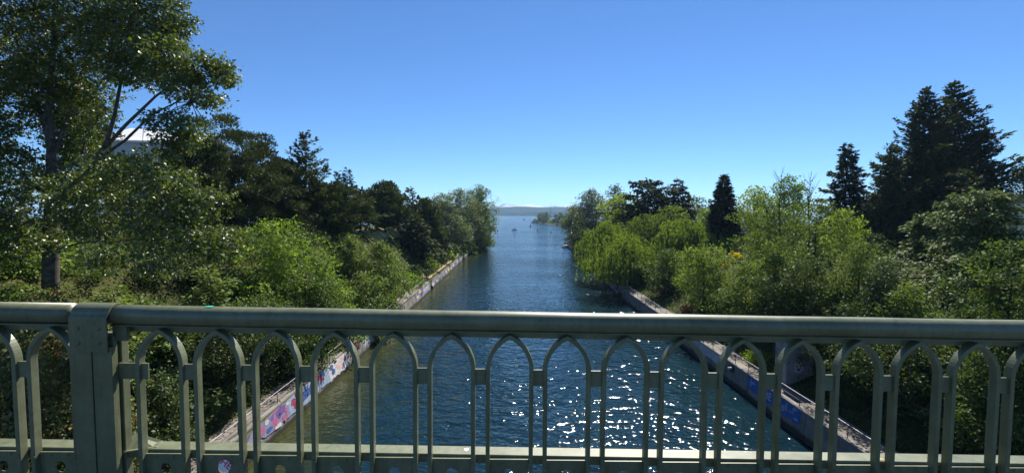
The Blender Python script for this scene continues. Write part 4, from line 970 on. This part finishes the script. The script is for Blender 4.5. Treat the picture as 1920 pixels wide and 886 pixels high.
# bare twigs standing above the birches
def bare(px, Y, yt, label, seed):
    g = np.random.default_rng(seed); X, Y, z, H, _ = put(px, Y, yt, 10); root = empty('bare_tree', (X, Y, z)); tag(root, label, 'tree')
    mb = MB(); mb.tube([(0, 0, -.3), (0.2, 0, H * .35), (-0.1, 0.1, H * .7), (0.1, 0, H)], [.12, .09, .05, .012], 6); mb.build('trunk', BARK, root, True)
    mb = MB()
    for k in range(34):
        h = H * (0.45 + 0.5 * g.random()); a = g.random() * 6.28; L_ = (H - h) * 0.5 + 0.9
        s0 = Vector((0, 0, h)); e = s0 + Vector((math.cos(a) * L_ * .55, math.sin(a) * L_ * .55, L_ * .85)); md = s0.lerp(e, .5) + Vector((math.cos(a), math.sin(a), -.3)) * .15
        mb.tube([s0, md, e], [.03, .02, .007], 4, cap=False)
    mb.build('twigs', BARK, root, True)
bare(1466, 60, 312, 'leafless twiggy tree standing over the leaning birch', 1)
bare(1520, 64, 322, 'leafless twiggy tree right of the taller bare one', 2)

# clipped garden hedge
hx, hy = at(1398, 448, 100).x, 100; hz = ground_z(hx, hy); hd = empty('garden_hedge', (hx, hy, hz)); tag(hd, 'clipped bright green hedge at the foot of the dense dark cone', 'hedge')
g = np.random.default_rng(77); n = 5200; top = at(1398, 446, 100).z - hz
P = np.stack([g.uniform(-4.2, 4.2, n), g.uniform(-.9, .9, n), g.uniform(0, 1, n) ** .6 * top], 1)
link('foliage', leaf_mesh('foliage', P, g.normal(size=(n, 3)), g.normal(size=(n, 3)) + np.array([0, 0, .8]), np.full(n, .26), np.full(n, .19), g.random(n), LF['lime']), hd)
m = MB()
for x in np.arange(-3.8, 4, 0.8): m.tube([(x, 0, -.2), (x + .1, 0, top * .8)], [.05, .02], 5)
m.build('stems', BARK, hd)

# ivy and low growth over the banks: one mass nobody could count
def ground_cover(name, label, left, n, seed):
    g = np.random.default_rng(seed); Y = 14 + 236 * g.random(n) ** 1.5; e = 2.5 + 26 * g.random(n) ** 1.2
    e = np.where((Y > 101), np.maximum(0.5, e - 0.9), e)
    Xr = np.array([(XL(y) - a) if left else (XR(y) + a) for y, a in zip(Y, e)])
    Z = np.array([ground_z(x, y) for x, y in zip(Xr, Y)])
    hmax = 0.35 + 1.3 * (0.5 + 0.5 * np.sin(Xr * 0.9 + Y * 0.35) * np.cos(Y * 0.8 - Xr * 0.3)) * np.clip((e - 2.4) / 1.5, 0.2, 1)
    keep = Z > 0.5
    if left: keep &= ~((Y > 96) & (Y < 128) & (e > 11)) 
    P = np.stack([Xr, Y, Z + hmax * g.random(n)], 1)[keep]; k = len(P)
    sz = np.clip(0.0036 * P[:, 1], 0.16, 0.42) * (0.7 + 0.6 * g.random(k))
    tone = 0.5 + 0.25 * np.sin(P[:, 0] * .7) * np.cos(P[:, 1] * .45) + 0.3 * (g.random(k) - .5)
    o = link(name, leaf_mesh(name, P, g.normal(size=(k, 3)) + np.array([0, 0, .3]), g.normal(size=(k, 3)) * .6 + np.array([0, 0, 1.0]), sz, sz * .75, tone, LF['ivy']))
    tag(o, label, 'ground cover', kind='stuff')
ground_cover('undergrowth', 'ivy and low undergrowth covering the left bank', True, 66000, 21)
ground_cover('undergrowth', 'ivy and low undergrowth covering the right bank', False, 60000, 22)
# ------------------------------------------------------------------ buildings, lawn, far things
LAWN = mat_noise('dry_lawn', (0.20, 0.19, 0.05), (0.34, 0.29, 0.10), 0.35, 0.95, 0.3, 0.03, spec=0.1)
ROAD = mat_noise('pale_paving', (0.42, 0.38, 0.37), (0.55, 0.50, 0.49), 0.6, 0.9, 0.2, 0.02, spec=0.2)
def drape(name, x0, x1, y0, y1, nx, ny, mat, dz):
    V = [(x0 + (x1 - x0) * i / (nx - 1), y0 + (y1 - y0) * j / (ny - 1), 0) for j in range(ny) for i in range(nx)]
    V = [(x, y, ground_z(x, y) + dz) for x, y, _ in V]
    F = [(j * nx + i, j * nx + i + 1, (j + 1) * nx + i + 1, (j + 1) * nx + i) for j in range(ny - 1) for i in range(nx - 1)]
    return tag(link(name, np_mesh(name, V, F, mat, smooth=True)), kind='structure')
drape('lawn', -62, -30.5, 96, 128, 30, 30, LAWN, 0.14)
drape('lawn_path', -60, -31, 106, 108.4, 30, 4, ROAD, 0.20)
drape('driveway', 118, 148, 140, 158, 12, 12, ROAD, 0.16)
drape('bare_earth', -22.4, -19.6, 104, 176, 5, 60, DIRT, 0.30)

WHITE = mat_plain('white_metal_roof', (0.74, 0.74, 0.73), 0.4, 0.0, var=0.05); STUC = mat_plain('grey_cladding', (0.40, 0.42, 0.46), 0.7, var=0.06)
SHING = mat_noise('grey_shingles', (0.13, 0.125, 0.13), (0.24, 0.23, 0.235), 4, 0.9, 0.5, 0.03); CREAM = mat_plain('cream_siding', (0.62, 0.58, 0.52), 0.7, var=0.06)
GLASS = mat_plain('window_glass', (0.03, 0.04, 0.05), 0.08, 0.0, spec=0.6, var=0.02); TRIM = mat_plain('white_trim', (0.75, 0.74, 0.72), 0.5, var=0.04)
# hall with a white metal roof behind the big tree
def hall():
    Y = 100.0; x0 = at(190, 300, Y).x; x1 = at(345, 300, Y).x; zt = at(225, 262, Y).z; zr = at(225, 240, Y + 9).z; zg = ground_z(x0, Y)
    c = (x0 + x1) / 2; r = empty('sports_hall', (c, Y, zg)); tag(r, 'large hall with sunlit white metal roof behind the big left tree', 'building'); w = (x1 - x0) / 2; h = zt - zg; hr = zr - zg
    m = MB(); m.box(-w, w, 0, 18, -1, h); m.build('wall', STUC, r)
    m = MB(); m.add([(-w - .8, -.8, h + .05), (w + .8, -.8, h - 0.5), (w + .8, 9, hr - 1.6), (-w - .8, 9, hr), (-w - .8, -.8, h - .35), (w + .8, -.8, h - .9), (w + .8, 9, hr - 2), (-w - .8, 9, hr - .4)],
                    [(0, 1, 2, 3), (7, 6, 5, 4), (0, 4, 5, 1), (1, 5, 6, 2), (2, 6, 7, 3), (3, 7, 4, 0)])
    m.add([(-w - .8, 9.01, hr), (w + .8, 9.01, hr - 1.6), (w + .8, 19, h - .5), (-w - .8, 19, h)], [(0, 1, 2, 3)]); rf = m.build('roof', WHITE, r)
    m0 = None
    for k in range(10):
        m = MB(); x = -w + (k + .5) * 2 * w / 10; t = (x + w) / (2 * w)
        m.add([(x - .06, -.8, h + .05 - .55 * t + .06), (x + .06, -.8, h + .05 - .55 * t + .06), (x + .06, 9, hr - 1.6 * t + .06), (x - .06, 9, hr - 1.6 * t + .06)], [(0, 1, 2, 3)]); m.build('seam', WHITE, rf)
    for row in range(3):
        for k in range(6):
            x = -w + (k + .5) * 2 * w / 6; z = h - 4 - row * 4.2
            m = MB(); m.box(x - 1.3, x + 1.3, -.12, .05, z - 1.1, z + 1.1); f = m.build('window', TRIM, r)
            m = MB(); m.box(x - 1.15, x + 1.15, -.15, -.05, z - .95, z + .95); m.build('pane', GLASS, f)
hall()
def house(label, px, Y, yeave, yridge, wpx, depth=9):
    c = at(px, yeave, Y); zg = ground_z(c.x, Y); r = empty('house', (c.x, Y, zg)); tag(r, label, 'house')
    w = wpx / 2 * Y / FPX; h = c.z - zg; hr = at(px, yridge, Y + depth / 2).z - zg
    m = MB(); m.box(-w, w, 0, depth, -.5, h); m.build('wall', CREAM, r)
    m = MB(); o = .5
    m.add([(-w - o, -o, h - .1), (w + o, -o, h - .1), (w + o, depth / 2, hr), (-w - o, depth / 2, hr), (-w - o, depth + o, h - .1), (w + o, depth + o, h - .1),
           (-w - o, -o, h + .1), (w + o, -o, h + .1), (w + o, depth / 2, hr + .2), (-w - o, depth / 2, hr + .2), (-w - o, depth + o, h + .1), (w + o, depth + o, h + .1)],
          [(0, 1, 2, 3), (3, 2, 5, 4), (9, 8, 7, 6), (10, 11, 8, 9), (0, 6, 7, 1), (4, 5, 11, 10), (0, 3, 9, 6), (3, 4, 10, 9), (1, 7, 8, 2), (2, 8, 11, 5)]); rf = m.build('roof', SHING, r)
    m = MB(); m.bevbox(w * .3, w * .3 + .8, depth / 2 - .4, depth / 2 + .4, hr - .5, hr + 1.0, .03); m.build('chimney', SHING, rf)
    for s in (-.6, 0, .6):
        m = MB(); m.box(s * w - .7, s * w + .7, -.08, .05, h - 2.1, h - .7); f = m.build('window', TRIM, r)
        m = MB(); m.box(s * w - .58, s * w + .58, -.11, -.04, h - 1.98, h - .82); m.build('pane', GLASS, f)
house('cream house with a grey roof right of the dense dark cone', 1412, 116, 432, 416, 66)
house('grey-roofed house glimpsed at the right edge above the deodar', 1935, 75, 380, 366, 50)
house('pale house half hidden in the yard beside the driveway', 1560, 120, 436, 420, 60)

# purple canopy tent on the lawn
c = at(668, 433, 122); zg = ground_z(c.x, 122); tn = empty('canopy_tent', (c.x, 122, zg)); tag(tn, 'small purple canopy tent at the back of the sunlit lawn', 'tent')
PUR = mat_plain('purple_canvas', (0.16, 0.08, 0.42), 0.8)
m = MB(); m.add([(-1.5, -1.5, 2.1), (1.5, -1.5, 2.1), (1.5, 1.5, 2.1), (-1.5, 1.5, 2.1), (0, 0, 3.0)], [(0, 1, 4), (1, 2, 4), (2, 3, 4), (3, 0, 4)])
for k in range(4):
    a = [(-1.5, -1.5), (1.5, -1.5), (1.5, 1.5), (-1.5, 1.5)]; p, q = a[k], a[(k + 1) % 4]
    m.add([(*p, 2.1), (*q, 2.1), (*q, 1.85), (*p, 1.85)], [(0, 1, 2, 3)])
m.build('canopy', PUR, tn)
for x, y in ((-1.45, -1.45), (1.45, -1.45), (1.45, 1.45), (-1.45, 1.45)):
    m = MB(); m.tube([(x, y, -.1), (x, y, 2.1)], .03, 6); m.build('leg', METAL, tn)

# bench at the end of the left path
WOOD = mat_noise('weathered_wood', (0.06, 0.045, 0.035), (0.13, 0.10, 0.08), 5, 0.85, 0.4, 0.02)
bn = empty('park_bench', (-20.4, 101.2, 2.18), R(0)); tag(bn, 'dark wooden bench at the end of the left path', 'bench')
for k in range(3): m = MB(); m.bevbox(-.9, .9, -.25 + k * .17, -.10 + k * .17, .42, .46, .008); m.build('seat_slat', WOOD, bn)
for k in range(2): m = MB(); m.bevbox(-.9, .9, .28, .32, .55 + k * .2, .70 + k * .2, .008); m.build('back_slat', WOOD, bn)
for x in (-.75, .75):
    for y in (-.2, .28): m = MB(); m.box(x - .04, x + .04, y - .04, y + .04, -.05, .9 if y > 0 else .42); m.build('leg', WOOD, bn)

# boulders and a pale stake where the right path breaks off
ROCKM = mat_noise('grey_boulder', (0.10, 0.095, 0.085), (0.27, 0.25, 0.23), 2.2, 0.9, 0.8, 0.06)
def boulder(X, Y, r, label, seed):
    import bmesh
    g = random.Random(seed); bm = bmesh.new(); bmesh.ops.create_icosphere(bm, subdivisions=3, radius=r)
    k = [g.uniform(0, 6) for _ in range(6)]
    for v in bm.verts:
        n = v.co.normalized(); s = 1 + .18 * math.sin(3 * n.x + k[0]) + .16 * math.sin(4 * n.y + k[1]) + .12 * math.sin(5 * n.z + k[2]) + .06 * math.sin(11 * n.x + 9 * n.y + k[3])
        v.co = Vector((n.x * 1.2, n.y, n.z * .75)) * r * s
    me = bpy.data.meshes.new('boulder'); bm.to_mesh(me); bm.free(); me.materials.append(ROCKM)
    o = link('boulder', me); o.location = (X, Y, max(0.1, 1.6) + r * .2); tag(o, label, 'boulder')
boulder(24.0, 93.4, 1.15, 'largest grey boulder at the broken end of the right path', 1)
boulder(23.7, 95.4, 0.85, 'smaller boulder beyond the largest one at the right path end', 2)
boulder(25.4, 94.6, 0.8, 'boulder on the landward side of the right path end', 3)
sk = empty('marker_stake', (24.6, 92.2, 2.2)); tag(sk, 'pale marker stake standing at the broken end of the right path', 'stake')
m = MB(); m.tube([(0, 0, -.2), (-.18, 0, 1.7)], [.07, .05], 7); m.build('pole', GM['sky'], sk); m = MB(); m.bevbox(-.42, .02, -.03, .03, 1.45, 1.75, .01); m.build('plate', GM['grey'], sk)
# blue tarp draped behind the stake
V = [(x * .25, y * .25, .9 + .35 * math.sin(x * .9) * math.cos(y * 1.1) - .05 * abs(x - 4) ** 1.5 * .6) for y in range(7) for x in range(9)]
V = V + [(a, b_, c_ - .02) for a, b_, c_ in V]; nq = 63
F = [(y * 9 + x, y * 9 + x + 1, y * 9 + x + 10, y * 9 + x + 9) for y in range(6) for x in range(8)]; F += [tuple(i + nq for i in f[::-1]) for f in F]
tp = link('tarp', np_mesh('tarp', V, F, GM['blue'])); tp.location = (25.6, 95.8, 2.1); tag(tp, 'crumpled blue tarp under the trees at the right path end', 'tarp')

# fishing dock at the tip of the right bank
dc = at(1066, 461, 236); dk_ = empty('wooden_dock', (dc.x, 236, 0)); tag(dk_, 'weathered dock with a rail at the tip of the right bank', 'dock')
DW = mat_noise('dock_wood', (0.22, 0.18, 0.15), (0.40, 0.34, 0.29), 2, 0.85, 0.3, 0.02)
for k in range(12): m = MB(); m.bevbox(-2.6, 6.5, -3 + k * .52, -3 + k * .52 + .48, 1.0, 1.12, .02); m.build('plank', DW, dk_)
for x in (-2.3, 0.5, 3.5):
    for y in (-2.7, 2.9): m = MB(); m.tube([(x, y, -2), (x, y, 2.3)], .13, 8); m.build('pile', WOOD, dk_)
for y in (-2.75, 2.95):
    for z in (1.65, 2.15): m = MB(); m.bevbox(-2.5, 5.5, y - .05, y + .05, z, z + .12, .015); m.build('rail', WOOD, dk_)
m = MB(); m.bevbox(-3.6, -2.7, -3.6, 1.0, -.3, .55, .1); m.build('fender', GM['black'], dk_)

# ---- marsh island with its trees, boathouse and mast
isl = [(42, 872), (55, 800), (66, 742), (74, 690), (80, 640), (92, 590), (118, 545), (170, 520), (420, 520), (600, 700), (600, 960), (150, 980), (60, 930)]
m = MB(); n = len(isl); cxm = sum(p[0] for p in isl) / n; cym = sum(p[1] for p in isl) / n
m.add([(x, y, -1.0) for x, y in isl] + [(cxm + (x - cxm) * .97, cym + (y - cym) * .985, 0.7) for x, y in isl] + [(cxm, cym, 1.2)],
      [(k, (k + 1) % n, n + (k + 1) % n, n + k) for k in range(n)] + [(n + k, n + (k + 1) % n, 2 * n) for k in range(n)])
tag(m.build('marsh_island', GROUND), kind='structure')
it = [(1013, 856, 397, 20, 'farwood', 'island tree at the left tip of the marsh island'), (1024, 820, 396, 22, 'farwood', 'island tree second from the left tip'), (1004, 868, 409, 14, 'farwood', 'lowest bush at the water on the island tip'),
      (1034, 800, 408, 14, 'lime', 'pale low island bush above the red boathouse'), (1043, 760, 400, 18, 'deep', 'dark island tree right of the mast'), (1051, 720, 397, 22, 'farwood', 'tallest island tree right of the mast'),
      (1062, 690, 399, 24, 'farwood', 'island tree beside the right bank poplars'), (1055, 660, 409, 18, 'willow', 'low green island willow at the water'), (1070, 640, 406, 26, 'willow', 'low green island willow nearest the right bank'), (1082, 620, 400, 30, 'farwood', 'island tree half hidden by the right bank poplars')]
for px, Y, yt, w, lf, lb in it:
    SEED[0] += 1; p = at(px, yt, Y); H = p.z - 0.7
    plant('island_tree', lb, 'tree', p.x, Y, 0.7, g_broad(SEED[0], H, w / 2 * Y / FPX, 1.2, base=0.02, shape='dome', lai=3.5, cr=2.2, maxn=4000, twigs=20), lf)
c = at(1035, 417, 835); REDW = mat_plain('red_boards', (0.20, 0.05, 0.045), 0.8); bh = empty('boathouse', (c.x, 835, 0.3)); tag(bh, 'low red boathouse on the shore of the marsh island', 'boathouse')
m = MB(); m.box(-5.5, 5.5, -2.5, 2.5, 0, 3.0); m.build('wall', REDW, bh)
m = MB(); m.prism([(-6, 3.0), (6, 3.0), (5.6, 4.1), (-5.6, 4.1)], -2.9, 2.9); m.build('roof', SHING, bh)
m = MB(); m.box(2.2, 3.6, -2.55, -2.45, .2, 2.3); m.build('door', TRIM, bh); m = MB(); m.box(-3.5, -1.5, -2.55, -2.45, 1.0, 2.0); m.build('window', GLASS, bh)
c = at(1032, 381, 900); ms = empty('lattice_mast', (c.x, 900, 0.7)); tag(ms, 'slim red lattice mast rising over the marsh island', 'mast'); Hm = c.z
MAST = mat_plain('mast_paint', (0.30, 0.13, 0.11), 0.6)
for sx_, sy_ in ((-1, -1), (1, -1), (0, 1.2)):
    m = MB(); m.tube([(sx_ * .7, sy_ * .7, 0), (sx_ * .28, sy_ * .28, Hm * .8)], .14, 5); m.build('leg', MAST, ms)
m = MB()
for k in range(16):
    z0, z1 = Hm * .8 * k / 16, Hm * .8 * (k + 1) / 16; s = .7 - .42 * k / 16
    m.tube([(-s, -s, z0), (s, -s, z1)], .07, 4); m.tube([(s, -s, z0), (0, 1.2 * s, z1)], .07, 4); m.tube([(0, 1.2 * s, z0), (-s, -s, z1)], .07, 4)
m.build('lattice', MAST, ms); m = MB(); m.tube([(0, 0, Hm * .78), (0, 0, Hm)], .12, 5); m.build('antenna', MAST, ms)

# ---- boats and buoys on the lake
def boat(label, px, py, L_, hullm, topm, rz, cat='boat', top=True):
    Y = EYE * FPX / (py - 400.0); X = at(px, py, Y).x; r = empty('motorboat', (X, Y, 0), rz); tag(r, label, cat)
    secs = [(-.5, .30, .34), (-.25, .36, .34), (.1, .36, .36), (.35, .22, .40), (.5, .02, .46)]; V = []
    for t, w, h in secs: V += [(t * L_, -w * L_ * .5, h * L_ * .42), (t * L_, -w * L_ * .36, -.05), (t * L_, w * L_ * .36, -.05), (t * L_, w * L_ * .5, h * L_ * .42)]
    F = [(4 * i + j, 4 * i + j + 1, 4 * i + j + 5, 4 * i + j + 4) for i in range(4) for j in range(3)] + [(4 * i + 3, 4 * i, 4 * i + 4, 4 * i + 7) for i in range(4)] + [(0, 1, 2, 3)]
    m = MB(); m.add(V, F); m.build('hull', hullm, r)
    if top:
        m = MB(); m.prism([(-.3 * L_, .15 * L_), (.12 * L_, .15 * L_), (.02 * L_, .32 * L_), (-.26 * L_, .32 * L_)], -.12 * L_, .12 * L_); m.build('cabin', topm, r)
        m = MB(); m.bevbox(-.56 * L_, -.48 * L_, -.05 * L_, .05 * L_, 0, .2 * L_, .02); m.build('outboard', GM['black'], r)
RED = mat_plain('red_gelcoat', (0.45, 0.05, 0.04), 0.35); WG = mat_plain('white_gelcoat', (0.80, 0.80, 0.80), 0.3)
boat('white motorboat with a red cabin out on the lake', 964, 431, 5.2, WG, RED, R(200))
boat('small red boat near the marsh island', 995, 423.5, 5.0, RED, GM['black'], R(60))
boat('tiny dark boat near the far shore of the lake', 983, 411.5, 8.0, GM['black'], WG, R(10))
boat('pale barge moored at the tip of the marsh island', 1000, 417.3, 9.0, CREAM, GM['black'], 0)
def buoy(label, px, py, r_):
    Y = EYE * FPX / (py - 400.0); X = at(px, py, Y).x; o = empty('buoy', (X, Y, 0)); tag(o, label, 'buoy', None)
    m = MB(); m.tube([(0, 0, -.3), (0, 0, .15), (0, 0, .3), (0, 0, 1.0), (0, 0, 1.1)], [r_ * .8, r_, r_ * .8, r_ * .5, r_ * .25], 12); m.build('float', GM['black'], o, True)
    m = MB(); m.tube([(0, 0, 1.05), (0, 0, 1.7)], .05, 6); m.build('staff', GM['black'], o)
buoy('dark buoy near the left bank poplars', 933, 433, .8); buoy('dark buoy right of the white motorboat', 1007.5, 431.5, .8); buoy('dark buoy nearest the dock, on the right', 1033, 435, .8)

# ------------------------------------------------------------------ the air
m = MB(); m.box(-19500, 19500, -400, 19500, -5.0, 235.0)
hz_ = bpy.data.materials.new('haze'); hz_.use_nodes = True; hn = hz_.node_tree.nodes; hl = hz_.node_tree.links; hn.remove(hn["Principled BSDF"])
pv = hn.new("ShaderNodeVolumePrincipled"); pv.inputs['Color'].default_value = (0.42, 0.66, 1.0, 1); pv.inputs['Density'].default_value = 0.00008; pv.inputs['Anisotropy'].default_value = 0.2
hl.new(pv.outputs[0], hn["Material Output"].inputs['Volume'])
hz_o = m.build('haze', hz_); tag(hz_o, 'pale blue haze over the lake', 'haze', kind='stuff')
print('LEAVES', LEAFCOUNT[0])
